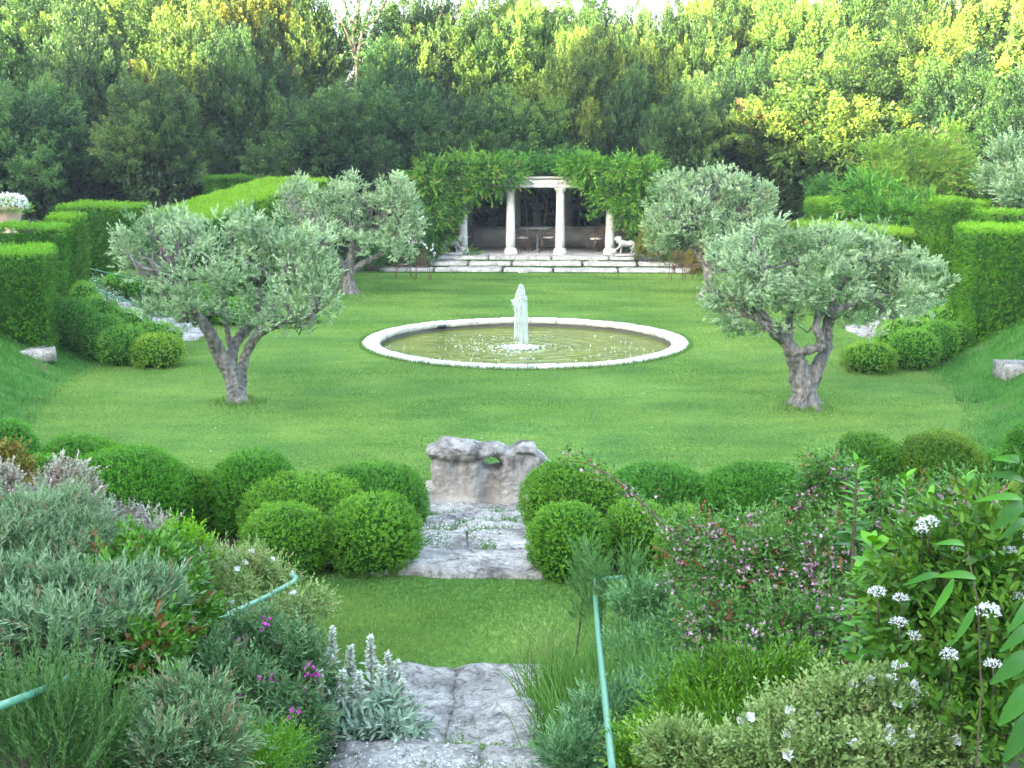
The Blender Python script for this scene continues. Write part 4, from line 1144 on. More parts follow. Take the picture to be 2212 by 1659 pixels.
DM = [
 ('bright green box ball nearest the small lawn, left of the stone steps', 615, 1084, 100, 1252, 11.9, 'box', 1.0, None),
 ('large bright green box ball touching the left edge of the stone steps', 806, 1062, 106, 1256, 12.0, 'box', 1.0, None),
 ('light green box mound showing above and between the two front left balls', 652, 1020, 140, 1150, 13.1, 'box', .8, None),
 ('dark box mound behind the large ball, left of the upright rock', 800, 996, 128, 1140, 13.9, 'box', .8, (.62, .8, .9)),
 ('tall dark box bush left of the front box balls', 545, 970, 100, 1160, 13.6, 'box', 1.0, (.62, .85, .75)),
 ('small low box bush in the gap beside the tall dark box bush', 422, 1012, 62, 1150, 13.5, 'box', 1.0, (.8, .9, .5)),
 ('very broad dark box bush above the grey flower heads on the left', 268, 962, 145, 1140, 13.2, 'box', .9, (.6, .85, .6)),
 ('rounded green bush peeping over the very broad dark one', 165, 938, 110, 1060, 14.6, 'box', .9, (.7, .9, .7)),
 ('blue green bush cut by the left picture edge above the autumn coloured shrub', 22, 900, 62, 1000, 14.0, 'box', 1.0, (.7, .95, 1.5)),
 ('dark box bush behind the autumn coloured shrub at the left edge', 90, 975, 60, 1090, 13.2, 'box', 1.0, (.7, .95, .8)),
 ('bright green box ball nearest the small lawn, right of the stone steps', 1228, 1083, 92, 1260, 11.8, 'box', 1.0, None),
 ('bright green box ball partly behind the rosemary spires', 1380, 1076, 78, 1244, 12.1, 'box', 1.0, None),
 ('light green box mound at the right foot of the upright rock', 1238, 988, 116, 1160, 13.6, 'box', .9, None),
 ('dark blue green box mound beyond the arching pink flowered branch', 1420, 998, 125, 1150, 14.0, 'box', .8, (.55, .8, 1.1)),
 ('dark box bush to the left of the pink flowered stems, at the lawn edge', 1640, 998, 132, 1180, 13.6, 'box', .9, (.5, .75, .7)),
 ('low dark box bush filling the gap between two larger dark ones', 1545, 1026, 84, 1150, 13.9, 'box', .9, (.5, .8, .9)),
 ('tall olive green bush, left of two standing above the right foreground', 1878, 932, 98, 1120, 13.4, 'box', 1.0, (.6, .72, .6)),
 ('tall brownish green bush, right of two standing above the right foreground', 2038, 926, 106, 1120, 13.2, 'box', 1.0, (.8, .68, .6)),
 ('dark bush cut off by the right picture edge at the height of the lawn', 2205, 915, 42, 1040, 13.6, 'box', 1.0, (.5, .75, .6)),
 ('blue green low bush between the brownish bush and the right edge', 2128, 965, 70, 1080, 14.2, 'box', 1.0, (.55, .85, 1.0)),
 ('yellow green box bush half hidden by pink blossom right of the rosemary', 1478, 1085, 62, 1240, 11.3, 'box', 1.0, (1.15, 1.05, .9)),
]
for (lb, a, b_, c, d, Y, mt, sq, tn) in DM:
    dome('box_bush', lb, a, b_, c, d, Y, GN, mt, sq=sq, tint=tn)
GS = 'clipped box buns flanking the side steps'
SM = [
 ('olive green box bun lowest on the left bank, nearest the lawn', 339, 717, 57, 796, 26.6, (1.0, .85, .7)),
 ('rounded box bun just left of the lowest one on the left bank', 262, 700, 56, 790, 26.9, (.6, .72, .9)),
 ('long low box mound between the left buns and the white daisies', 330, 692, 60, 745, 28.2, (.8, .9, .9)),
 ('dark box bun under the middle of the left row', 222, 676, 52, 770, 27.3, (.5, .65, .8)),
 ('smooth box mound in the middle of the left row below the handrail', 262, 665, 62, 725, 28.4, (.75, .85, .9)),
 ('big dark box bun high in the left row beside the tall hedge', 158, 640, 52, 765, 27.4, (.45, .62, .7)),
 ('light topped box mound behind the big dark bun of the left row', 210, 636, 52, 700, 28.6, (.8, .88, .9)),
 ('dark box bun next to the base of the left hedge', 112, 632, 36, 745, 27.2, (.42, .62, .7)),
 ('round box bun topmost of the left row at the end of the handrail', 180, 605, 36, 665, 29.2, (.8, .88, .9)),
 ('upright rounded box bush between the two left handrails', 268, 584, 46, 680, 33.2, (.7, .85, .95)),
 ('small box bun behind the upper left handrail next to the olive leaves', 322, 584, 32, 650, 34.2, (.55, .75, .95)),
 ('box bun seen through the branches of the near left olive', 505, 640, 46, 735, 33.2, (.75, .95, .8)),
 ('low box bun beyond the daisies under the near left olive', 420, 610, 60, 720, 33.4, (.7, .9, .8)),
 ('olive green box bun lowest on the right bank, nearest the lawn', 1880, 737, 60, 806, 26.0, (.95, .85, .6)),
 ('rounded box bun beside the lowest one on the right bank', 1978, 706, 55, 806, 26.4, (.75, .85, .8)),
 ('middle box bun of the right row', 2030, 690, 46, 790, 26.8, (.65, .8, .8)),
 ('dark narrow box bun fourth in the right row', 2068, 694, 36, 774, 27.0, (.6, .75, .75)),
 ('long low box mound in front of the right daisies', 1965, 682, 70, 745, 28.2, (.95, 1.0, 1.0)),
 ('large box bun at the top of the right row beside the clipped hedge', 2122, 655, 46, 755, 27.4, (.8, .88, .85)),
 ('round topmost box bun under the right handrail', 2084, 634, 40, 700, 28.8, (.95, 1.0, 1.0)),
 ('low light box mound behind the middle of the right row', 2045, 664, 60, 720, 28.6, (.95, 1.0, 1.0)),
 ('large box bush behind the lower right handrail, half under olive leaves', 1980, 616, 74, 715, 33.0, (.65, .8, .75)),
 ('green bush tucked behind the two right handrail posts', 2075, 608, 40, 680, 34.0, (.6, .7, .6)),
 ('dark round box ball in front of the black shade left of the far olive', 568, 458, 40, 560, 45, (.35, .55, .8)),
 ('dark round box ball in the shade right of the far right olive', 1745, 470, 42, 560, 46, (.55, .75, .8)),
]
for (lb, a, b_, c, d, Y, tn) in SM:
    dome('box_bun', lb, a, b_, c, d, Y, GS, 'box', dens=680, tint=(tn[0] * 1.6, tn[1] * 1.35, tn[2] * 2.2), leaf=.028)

# ---------------------------------------------------------------- clipped hedges
def hedge(label, x0, x1, ytop, Y, depth, rz=0.0, tint=None, ybot=None, name='clipped_hedge', group='tall clipped hedges', dens=420, leaf=.042, taper=0.0, slope=0.0):
    """front face spans picture columns x0..x1 at distance Y, depth in metres going back"""
    R = rs(int(x0 * 3 + ytop) % 997)
    a = at(x0, ytop, Y); b_ = at(x1, ytop, Y)
    wdt = (b_ - a).length; ca, sa = math.cos(rz), math.sin(rz)
    gnd = min(g1(a.x, a.y), g1(b_.x, b_.y)) - .1 if ybot is None else at(x0, ybot, Y).z
    h = a.z - gnd
    rt = empty(name, (a.x, a.y, gnd), label, 'hedge', group, rz)
    parts = []
    faces_ = [('f', wdt * h), ('t', wdt * depth), ('l', depth * h), ('r', depth * h), ('b', wdt * h * .5)]
    for f, ar in faces_:
        n = int(ar * dens)
        u, v = R.rand(n), R.rand(n)
        if f == 'f': P = np.stack([u * wdt, 0 * u, v * h], 1); nn = (0, -1, .1)
        if f == 'b': P = np.stack([u * wdt, 0 * u + depth, v * h], 1); nn = (0, 1, .1)
        if f == 't': P = np.stack([u * wdt, v * depth, 0 * u + h], 1); nn = (0, 0, 1)
        if f == 'l': P = np.stack([0 * u, u * depth, v * h], 1); nn = (-1, 0, .1)
        if f == 'r': P = np.stack([0 * u + wdt, u * depth, v * h], 1); nn = (1, 0, .1)
        P[:, 2] += slope * P[:, 1] * (P[:, 2] / h)
        # round the arrises
        nn = np.array(nn) * np.ones((n, 1))
        P = P + nn * (.035 * nz(P, 2.3, Y) + .025 * nz(P, 6.1, x0) - .03)[:, None] + R.normal(size=(n, 3)) * .02
        cx = (P[:, 0] - wdt / 2) / (wdt / 2); cy = (P[:, 1] - depth / 2) / (depth / 2)
        P[:, 2] -= .07 * (np.clip(np.abs(cx) - .9, 0, 1) + np.clip(np.abs(cy) - .8, 0, 1)) * 3 * (P[:, 2] > h * .9)
        D = unit(nn * .8 + np.array([0, 0, .6]) + R.normal(size=(n, 3)) * .45)
        cl = np.clip(.24 + .26 * nz(P, 3.7, x0) + R.normal(size=n) * .17 + (.46 if f == 't' else 0) + .30 * sstep(h - .22, h, P[:, 2]), 0, .95)  # top and upper rim leaves lighter: light from above put into leaf colour
        cl = np.where(R.rand(n) < .02, 1.01, cl)
        parts.append(sprigs(P, D, R, leaf * 1.9, 7, leaf, leaf * .55, 1.5, clump=cl))
    V, Lq, C, A = join(parts)
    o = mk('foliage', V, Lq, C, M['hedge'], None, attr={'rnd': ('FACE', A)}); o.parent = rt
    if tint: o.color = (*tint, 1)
    g = Geo(); e = .16
    X0, X1, Y0, Y1, Z0, Z1 = e, wdt - e, e, depth - e, 0, h - e
    g.add([(X0, Y0, Z0), (X1, Y0, Z0), (X1, Y1, Z0), (X0, Y1, Z0), (X0, Y0, Z1), (X1, Y0, Z1), (X1, Y1, Z1 + slope * depth), (X0, Y1, Z1 + slope * depth)],
          [3, 2, 1, 0, 4, 5, 6, 7, 0, 1, 5, 4, 1, 2, 6, 5, 2, 3, 7, 6, 3, 0, 4, 7], [4] * 6)
    o = g.build('inner_twigs', M['core'], None); o.parent = rt
    return rt
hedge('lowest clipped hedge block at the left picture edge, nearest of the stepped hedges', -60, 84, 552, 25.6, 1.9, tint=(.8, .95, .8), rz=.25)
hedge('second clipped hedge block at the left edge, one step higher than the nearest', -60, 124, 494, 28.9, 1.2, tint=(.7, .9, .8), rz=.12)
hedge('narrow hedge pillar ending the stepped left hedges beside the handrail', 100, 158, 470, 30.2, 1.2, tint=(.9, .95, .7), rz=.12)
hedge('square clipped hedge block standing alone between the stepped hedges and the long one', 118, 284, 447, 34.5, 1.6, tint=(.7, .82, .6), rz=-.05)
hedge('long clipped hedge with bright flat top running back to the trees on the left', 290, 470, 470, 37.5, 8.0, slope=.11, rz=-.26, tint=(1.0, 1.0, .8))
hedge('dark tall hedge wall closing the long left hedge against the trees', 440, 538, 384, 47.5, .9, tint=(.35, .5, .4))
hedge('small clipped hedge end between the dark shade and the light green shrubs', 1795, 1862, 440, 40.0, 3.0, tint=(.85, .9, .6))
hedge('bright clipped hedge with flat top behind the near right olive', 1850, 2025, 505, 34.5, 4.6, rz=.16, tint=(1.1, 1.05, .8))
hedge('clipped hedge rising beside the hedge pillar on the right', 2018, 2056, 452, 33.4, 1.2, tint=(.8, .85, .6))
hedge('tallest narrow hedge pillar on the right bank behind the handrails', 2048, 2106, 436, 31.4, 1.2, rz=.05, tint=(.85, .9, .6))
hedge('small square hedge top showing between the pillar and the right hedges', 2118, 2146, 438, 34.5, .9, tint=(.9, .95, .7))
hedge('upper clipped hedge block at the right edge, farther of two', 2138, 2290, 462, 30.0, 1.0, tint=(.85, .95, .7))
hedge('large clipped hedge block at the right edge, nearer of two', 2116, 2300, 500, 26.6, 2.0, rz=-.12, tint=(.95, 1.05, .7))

# ---------------------------------------------------------------- trees behind
def tree_mesh(seed, nclump=28, bottom=-.65, leaf=.100, dens=1.0, spiky=.0):
    R = rs(seed)
    parts = []
    C = []
    ph = R.rand(4) * 6.28
    for i in range(nclump):
        for _ in range(30):
            d = sphere_dirs(1, R, bottom)[0]
            f = (.60 + .40 * R.rand()) * (1 + .22 * math.sin(d[0] * 4 + ph[0]) * math.cos(d[1] * 4 + d[2] * 3 + ph[1]) + .12 * math.sin(d[2] * 7 + ph[2]))
            c = d * f
            if all(np.linalg.norm(c - q) > .34 for q in C): break
        C.append(c)
    C = C + [sphere_dirs(1, R)[0] * .38 for _ in range(8)]
    S = 3.0                                   # metres per unit, so leaves keep their size
    for c in C:
        r = R.uniform(.22, .40)
        out = unit(c[None] + np.array([[0, 0, .25]]))[0]
        base = np.clip(.40 + R.normal() * .27, .03, .9)
        nt_ = max(6, int(18 * (r / .25) ** 2 * dens))
        td = sphere_dirs(nt_, R, -.55)
        tr = (.70 + .34 * R.rand(nt_))[:, None]
        T = (c + td * tr * np.array([r, r, r * 1.2]))
        hot = R.rand() < .035
        for k in range(nt_):
            n = int(92 * R.uniform(.7, 1.3)); q = R.uniform(.055, .10)
            dd_ = sphere_dirs(n, R, -.5)
            ax = unit((td[k] * .6 + out * .4 + np.array([0, 0, .5]))[None])[0]
            # tufts are short shoots: drawn out along their axis, pointed at the tip
            t = R.rand(n)[:, None]
            P = (T[k] + ax * (t - .4) * q * 2.6 + dd_ * q * (1.05 - .75 * t)) * S
            D = unit(dd_ * .75 + ax * .7 + R.normal(size=(n, 3)) * .3)
            cl = np.clip(base + R.normal() * .17 + R.normal(size=n) * .06 + (t[:, 0] - .5) * .30, 0, .95)
            if hot and R.rand() < .35: cl = np.where(R.rand(n) < .55, 1.0, cl)
            sz = leaf * (.7 + .6 * R.rand(n))
            parts.append(leaves(P, D, sz, sz * .52, R, cl, False, .2, .3))
    n = int(1500 * dens); d = sphere_dirs(n, R) ; P = d * (R.rand(n) ** .4 * .74)[:, None] * S
    parts.append(sprigs(P, d, R, .5, 6, .26, .17, 1.2, clump=R.rand(n) * .3))  # inner fill leaves toned darker: crown shade put into their colour
    V, Lq, C_, A = join(parts)
    V = V / S
    me_o = mk('crown', V, Lq, C_, M['tree'], None, attr={'rnd': ('FACE', A)})
    me = me_o.data; bpy.data.objects.remove(me_o)
    return me
def trunk_mesh(seed, dark=True):
    R = rs(seed); g = Geo()
    g.tube([(0, 0, -1.9), (.03, .01, -1.2), (-.02, .03, -.5), (.03, 0, .3)], [.075, .06, .05, .02], 9, wob=.2, seed=seed)
    for i in range(8):
        a = R.rand() * 6.28; z = R.uniform(-.9, .1)
        g.tube([(0, 0, z), (.3 * math.cos(a), .3 * math.sin(a), z + .3), (.65 * math.cos(a), .65 * math.sin(a), z + .5)], [.03, .02, .006], 6)
    o = g.build('trunk', M['bark'], None, smooth=True); me = o.data; bpy.data.objects.remove(o); return me
TV = [tree_mesh(100 + i) for i in range(5)]
TT = [trunk_mesh(200), trunk_mesh(201)]
def tree(label, dx, dytop, rx, Y, hcrown, var, tint, name='evergreen_tree', group='tall evergreen trees behind the garden', ry=1.0, rz=None, mesh=None):
    """hcrown = crown height as picture px; dytop may lie above the picture"""
    top = at(dx, dytop, Y); a = px(rx, Y); c = px(hcrown, Y) / 2
    z = top.z - c * .98
    gnd = g1(top.x, top.y)
    rt = empty(name, (top.x, top.y, gnd), label, 'tree', group)
    o = bpy.data.objects.new('crown', mesh or TV[var]); COL.objects.link(o); o.parent = rt
    o.location = (0, 0, z - gnd); o.scale = (a, a * ry, c); o.rotation_euler = (0, 0, rz if rz is not None else (dx * 1.7) % 6.28)
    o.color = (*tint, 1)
    t = bpy.data.objects.new('trunk', TT[int(dx) % 2]); COL.objects.link(t); t.parent = rt
    s = (z - gnd + .1) / 1.9
    t.location = (0, 0, 1.9 * s - .15); t.scale = (a, a, s); t.rotation_euler = (0, 0, dx % 6)
    return rt
G_, Yl, Dk, Bl, Og = (1, 1, 1), (1.5, 1.25, .8), (.55, .7, .7), (.8, 1.05, 1.1), (1.7, 1.1, .6)  # warm bright tints also put sunlight into the leaf colour
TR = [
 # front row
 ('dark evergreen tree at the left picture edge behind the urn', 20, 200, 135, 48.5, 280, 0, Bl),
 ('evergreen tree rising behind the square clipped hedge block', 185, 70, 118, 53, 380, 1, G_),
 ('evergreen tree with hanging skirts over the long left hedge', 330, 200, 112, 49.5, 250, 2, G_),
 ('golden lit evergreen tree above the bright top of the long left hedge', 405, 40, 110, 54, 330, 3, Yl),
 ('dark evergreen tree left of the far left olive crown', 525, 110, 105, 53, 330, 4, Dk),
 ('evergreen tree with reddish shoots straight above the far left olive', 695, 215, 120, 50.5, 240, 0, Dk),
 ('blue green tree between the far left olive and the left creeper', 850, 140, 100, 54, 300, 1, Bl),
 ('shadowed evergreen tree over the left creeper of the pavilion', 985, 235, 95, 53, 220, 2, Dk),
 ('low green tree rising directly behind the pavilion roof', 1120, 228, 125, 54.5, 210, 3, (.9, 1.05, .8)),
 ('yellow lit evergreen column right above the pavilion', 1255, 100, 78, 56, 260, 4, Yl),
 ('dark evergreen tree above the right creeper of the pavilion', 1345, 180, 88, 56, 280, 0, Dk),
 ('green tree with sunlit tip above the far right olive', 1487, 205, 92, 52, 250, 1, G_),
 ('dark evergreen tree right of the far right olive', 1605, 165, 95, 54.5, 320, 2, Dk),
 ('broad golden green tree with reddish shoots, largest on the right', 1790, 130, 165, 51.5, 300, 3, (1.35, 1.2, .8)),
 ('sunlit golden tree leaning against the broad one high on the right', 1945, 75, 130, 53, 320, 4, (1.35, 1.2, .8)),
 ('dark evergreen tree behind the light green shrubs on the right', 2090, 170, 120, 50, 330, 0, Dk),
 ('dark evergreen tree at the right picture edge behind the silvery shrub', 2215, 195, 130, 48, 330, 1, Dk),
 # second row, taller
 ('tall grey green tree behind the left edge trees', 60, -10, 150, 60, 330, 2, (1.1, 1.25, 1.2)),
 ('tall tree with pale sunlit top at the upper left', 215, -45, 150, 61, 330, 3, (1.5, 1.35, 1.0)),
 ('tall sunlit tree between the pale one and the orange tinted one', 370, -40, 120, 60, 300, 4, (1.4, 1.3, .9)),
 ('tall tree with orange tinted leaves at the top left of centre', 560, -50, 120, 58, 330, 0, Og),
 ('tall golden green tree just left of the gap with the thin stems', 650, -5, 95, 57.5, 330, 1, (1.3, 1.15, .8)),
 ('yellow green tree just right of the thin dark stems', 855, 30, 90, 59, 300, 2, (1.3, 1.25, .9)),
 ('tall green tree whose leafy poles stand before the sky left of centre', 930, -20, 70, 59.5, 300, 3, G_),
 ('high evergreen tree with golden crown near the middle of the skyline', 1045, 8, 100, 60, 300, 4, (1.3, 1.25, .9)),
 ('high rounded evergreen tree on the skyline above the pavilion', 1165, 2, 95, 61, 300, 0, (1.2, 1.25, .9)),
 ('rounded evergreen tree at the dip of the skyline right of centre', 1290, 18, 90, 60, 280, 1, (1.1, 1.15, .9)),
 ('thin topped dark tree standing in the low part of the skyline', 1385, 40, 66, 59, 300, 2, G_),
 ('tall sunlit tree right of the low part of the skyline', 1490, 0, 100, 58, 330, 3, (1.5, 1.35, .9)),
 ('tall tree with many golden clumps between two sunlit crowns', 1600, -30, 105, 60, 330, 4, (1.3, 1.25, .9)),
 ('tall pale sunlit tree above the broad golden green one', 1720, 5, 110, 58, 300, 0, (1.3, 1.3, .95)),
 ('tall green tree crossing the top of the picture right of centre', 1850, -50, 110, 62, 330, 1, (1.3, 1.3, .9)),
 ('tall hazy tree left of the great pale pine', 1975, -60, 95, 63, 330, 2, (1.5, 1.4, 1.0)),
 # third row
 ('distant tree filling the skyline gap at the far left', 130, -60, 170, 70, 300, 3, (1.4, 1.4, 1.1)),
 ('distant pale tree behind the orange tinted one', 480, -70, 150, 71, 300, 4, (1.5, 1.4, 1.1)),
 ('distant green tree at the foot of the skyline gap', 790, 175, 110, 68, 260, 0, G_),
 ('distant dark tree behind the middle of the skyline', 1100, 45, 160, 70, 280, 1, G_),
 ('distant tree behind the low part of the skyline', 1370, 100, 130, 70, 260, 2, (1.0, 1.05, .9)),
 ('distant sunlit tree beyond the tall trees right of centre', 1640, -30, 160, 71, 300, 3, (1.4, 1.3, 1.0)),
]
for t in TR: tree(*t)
tree('great pale sunlit pine filling the top right corner', 2190, -90, 150, 66, 330, 2, (3.6, 2.7, 2.0), name='pine_tree')  # sunlit paleness is put into the crown tint
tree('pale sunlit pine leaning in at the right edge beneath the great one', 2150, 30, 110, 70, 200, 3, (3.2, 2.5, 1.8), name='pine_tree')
# thin stemmed tree against the sky
p = at(775, 150, 57); q = empty('slender_tree', (p.x, p.y, g1(p.x, p.y)), 'slender dark tree with sparse leaves against the bright sky left of centre', 'tree')
g = Geo(); R = rs(5); base = Vector((p.x, p.y, g1(p.x, p.y))); TP = []
for path in ([(772, 330), (770, 150), (762, 60), (742, 0), (736, -40)], [(770, 140), (782, 70), (800, 10), (812, -40)], [(764, 70), (775, 20), (778, -40)], [(768, 120), (745, 60), (722, 20)], [(785, 60), (815, 40), (835, 0)]):
    pts = [at(a, b_, 57) for a, b_ in path]
    if path[0][1] == 330: pts = [base - Vector((0, 0, .1))] + pts
    n = len(pts); g.tube(pts, [px(4.2 * (1 - i / n * .75), 57) for i in range(n)], 7)
    for i in range(len(pts) - 1):
        if pts[i].z < at(770, 170, 57).z: continue
        for t in np.linspace(0, 1, 14): TP.append(pts[i].lerp(pts[i + 1], t))
g.build('trunk', M['bark'], q, smooth=True)
TP = np.array(TP); P = TP[R.randint(len(TP), size=650)] + R.normal(size=(650, 3)) * np.array([.36, .36, .34]); 
o = foliage_mesh('crown', join([sprigs(P, sphere_dirs(650, R, -.4), R, .25, 6, .11, .055, 1.0)]), M['tree'], q); o.color = (.6, .8, .7, 1)

# ---------------------------------------------------------------- general shrub builder
def blobset(blobs):
    C = np.array([at(b[0], b[1], b[4]) for b in blobs]); RR = np.array([[px(b[2], b[4]), px((b[2] + b[3]) / 2, b[4]) * (b[5] if len(b) > 5 else .8), px(b[3], b[4])] for b in blobs])
    return C, RR
def shrub(name, label, cat, blobs, mat, n, slen=.12, m=10, L=.04, W=.015, spread=.8, up=.6, fine=True, shell=.45, tint=None, stems=14, seed=1, flowers=(), group=None, hang=0.0, brown=.01, zmin=-.5, droop=.15, base=None, stem_mat='twig', jit=.35):
    R = rs(seed)
    C, RR = blobset(blobs)
    cx, cy = C[:, 0].mean(), C[:, 1].mean()
    b0 = Vector((cx, cy, g1(cx, cy))) if base is None else Vector(base)
    rt = empty(name, b0, label, cat, group)
    vol = RR.prod(1) ** (2 / 3.)
    per = 7; k_ = max(8, n // per); pick = R.choice(len(C), k_, p=vol / vol.sum())
    d = sphere_dirs(k_, R, zmin)
    rad = (shell * .9 + (1.10 - shell * .9) * R.rand(k_) ** .65) * (1 + .20 * nz(d + C[pick], 4, seed))
    T = C[pick] + d * RR[pick] * rad[:, None]
    ax = unit(d * (1 - up) + np.array([0, 0, up - hang]) + R.normal(size=(k_, 3)) * jit)
    cb = np.clip(.45 + .20 * nz(T, 5, seed) + R.normal(size=k_) * .20, 0, .95)
    n = k_ * per; q = slen * .55
    T = np.repeat(T, per, 0); ax = np.repeat(ax, per, 0); dd_ = sphere_dirs(n, R, -.8)
    P = T + dd_ * q * .8 + ax * (R.rand(n)[:, None] - .7) * q * 1.4
    D = unit(ax + dd_ * .55)
    cl = np.clip(np.repeat(cb, per) + R.normal(size=n) * .10, 0, .95)
    cl = np.where(R.rand(n) < brown, 1.01, cl)
    o = foliage_mesh('foliage', join([sprigs(P, D, R, slen, m, L, W, spread, fine=fine, clump=cl, droop=droop)]), M[mat], rt)
    if tint: o.color = (*tint, 1)
    if stems:
        g = Geo()
        for i in range(stems):
            k = R.randint(len(C)); tip = C[k] + sphere_dirs(1, R, 0)[0] * RR[k] * .8
            st = np.array(b0) + np.append(R.normal(size=2) * .10, -.04); st[:2] = st[:2] * .6 + C[k][:2] * .4; st[2] = g1(st[0], st[1]) - .05
            mid = (st + tip) / 2 + R.normal(size=3) * .06
            g.tube([st, mid, tip], [.010 + .004 * R.rand(), .008, .003], 5)
        g.build('stems', M[stem_mat], rt)
    for fl in flowers:
        fn, fmat, nf, size, mm, kw = fl
        pk = R.choice(len(C), nf, p=vol / vol.sum()); dd_ = sphere_dirs(nf, R, kw.get('zmin', .0))
        dd_[:, 1] = -np.abs(dd_[:, 1]) * kw.get('front', 1.0); dd_ = unit(dd_)
        FP = C[pk] + dd_ * RR[pk] * kw.get('out', 1.08)
        if kw.get('each'):
            for q_ in FP:
                nn_ = unit(R.normal(size=(1, 3)) * .3 + np.array([[0, -.6, .6]]))
                k_ = 6; aa = np.arange(k_) * 6.283 / k_
                A_ = unit(np.cross(nn_, [[1, .2, 0]])); B_ = np.cross(nn_, A_)
                Dd = unit(A_ * np.cos(aa)[:, None] + B_ * np.sin(aa)[:, None] + nn_ * .35)
                foliage_mesh(fn, leaves(np.repeat(q_[None], k_, 0), Dd, np.full(k_, size), np.full(k_, size * 1.1), R, R.rand(k_) * .9, True, -.1, .5), M[fmat], rt)
        else:
            k_ = kw.get('cluster', 1)
            FP = np.repeat(FP, k_, 0) + R.normal(size=(nf * k_, 3)) * kw.get('cr', .03)
            foliage_mesh(fn, join([sprigs(FP, unit(R.normal(size=(len(FP), 3)) * .6 + np.array([0, -.3, .5])), R, size * .4, mm, size, size * kw.get('wf', .7), 1.3, fine=False)]), M[fmat], rt)
    return rt

# creepers and planting round the pavilion
YP = 50.0
shrub('creeper', 'wisteria mass draped over the left end of the pavilion and its steps', 'climbing plant',
      [(930, 385, 44, 38, 49.2), (1000, 372, 50, 30, 49.4), (1060, 372, 48, 26, 49.6), (1100, 380, 30, 20, 49.6), (935, 440, 42, 50, 49.2), (975, 428, 40, 30, 49.4), (1040, 402, 34, 18, 49.6), (940, 495, 34, 36, 49.6), (920, 530, 24, 22, 49.6), (972, 465, 16, 26, 49.8), (965, 500, 14, 16, 50.6), (1012, 549, 14, 4, 49.6), (1065, 420, 12, 8, 49.6), (1085, 402, 14, 10, 49.6)],
      'wist', 3600, .30, 11, .10, .040, .6, .05, fine=False, shell=.5, seed=11, stems=0, hang=.35, brown=.05, zmin=-.9, tint=(.85, .85, .8))
shrub('creeper', 'bright wisteria mass draped over the right end of the pavilion', 'climbing plant',
      [(1250, 362, 40, 22, 49.6), (1290, 372, 50, 30, 49.5), (1345, 372, 52, 30, 49.3), (1395, 376, 34, 32, 49.2), (1292, 402, 30, 16, 49.6), (1335, 420, 42, 32, 49.4), (1385, 430, 40, 46, 49.4), (1356, 458, 24, 24, 49.6), (1392, 490, 26, 36, 50), (1385, 515, 18, 20, 50.4), (1295, 432, 16, 14, 49.6), (1266, 460, 8, 5, 49.6), (1235, 368, 22, 10, 49.8)],
      'wist', 3600, .30, 11, .10, .042, .6, .05, fine=False, shell=.5, seed=12, stems=0, hang=.35, tint=(1.0, 1.0, .8), zmin=-.9)
shrub('creeper', 'dark ivy lying along the top of the pavilion between the two bright masses', 'climbing plant',
      [(1130, 365, 46, 20, 50.6), (1180, 362, 50, 22, 50.8), (1225, 355, 40, 26, 50.8), (1090, 352, 30, 18, 51)], 'wist', 900, .2, 9, .09, .06, .9, .3, fine=False, tint=(.55, .75, .75), seed=13, stems=6)
shrub('rose_bush', 'bush with white roses between the far left olive and the left creeper', 'rose bush', [(905, 500, 24, 46, 48.4), (915, 545, 26, 26, 48.2), (893, 470, 20, 28, 48.6)], 'dark', 800, .2, 8, .07, .04, .9, .4, fine=False, seed=14,
      flowers=[('blossoms', 'white', 60, .085, 6, {'zmin': -.6, 'out': 1.05, 'wf': .9})])
shrub('laurel_hedge', 'low dark hedge behind the bare lawn chairs left of the stone steps', 'hedge', [(800, 560, 40, 30, 47.5), (860, 562, 44, 26, 47.8), (900, 560, 34, 24, 48)], 'dark', 1300, .16, 8, .07, .03, .9, .5, fine=False, seed=15, tint=(.8, .95, 1.1))
shrub('laurel_hedge', 'dark hedge in the shade behind the trunk of the far left olive', 'hedge', [(690, 570, 60, 30, 48), (620, 560, 60, 30, 48.5)], 'dark', 1300, .16, 8, .07, .03, .9, .5, fine=False, seed=16, tint=(.7, .9, .9))
shrub('yellowing_shrub', 'olive brown shrub right of the white lion statue', 'shrub', [(1412, 520, 30, 44, 48.4), (1435, 550, 34, 26, 48.2), (1395, 548, 20, 26, 48.2)], 'bracken', 900, .2, 8, .07, .03, .9, .4, fine=False, seed=17, tint=(.75, .9, .8))
shrub('golden_conifer', 'small golden cone shaped conifer behind the far right lawn chairs', 'conifer', [(1498, 580, 18, 22, 46.6), (1498, 556, 13, 20, 46.6), (1498, 540, 7, 12, 46.6)], 'bracken', 500, .12, 8, .05, .02, .7, .6, fine=False, seed=18, shell=.7, tint=(1.2, 1.1, .8))
shrub('laurel_hedge', 'low dark hedge right of the golden conifer under the far right olive', 'hedge', [(1560, 565, 46, 28, 48), (1450, 565, 26, 20, 48), (1640, 560, 50, 34, 48.4)], 'dark', 1500, .16, 8, .07, .03, .9, .5, fine=False, seed=19, tint=(.7, .8, .6))
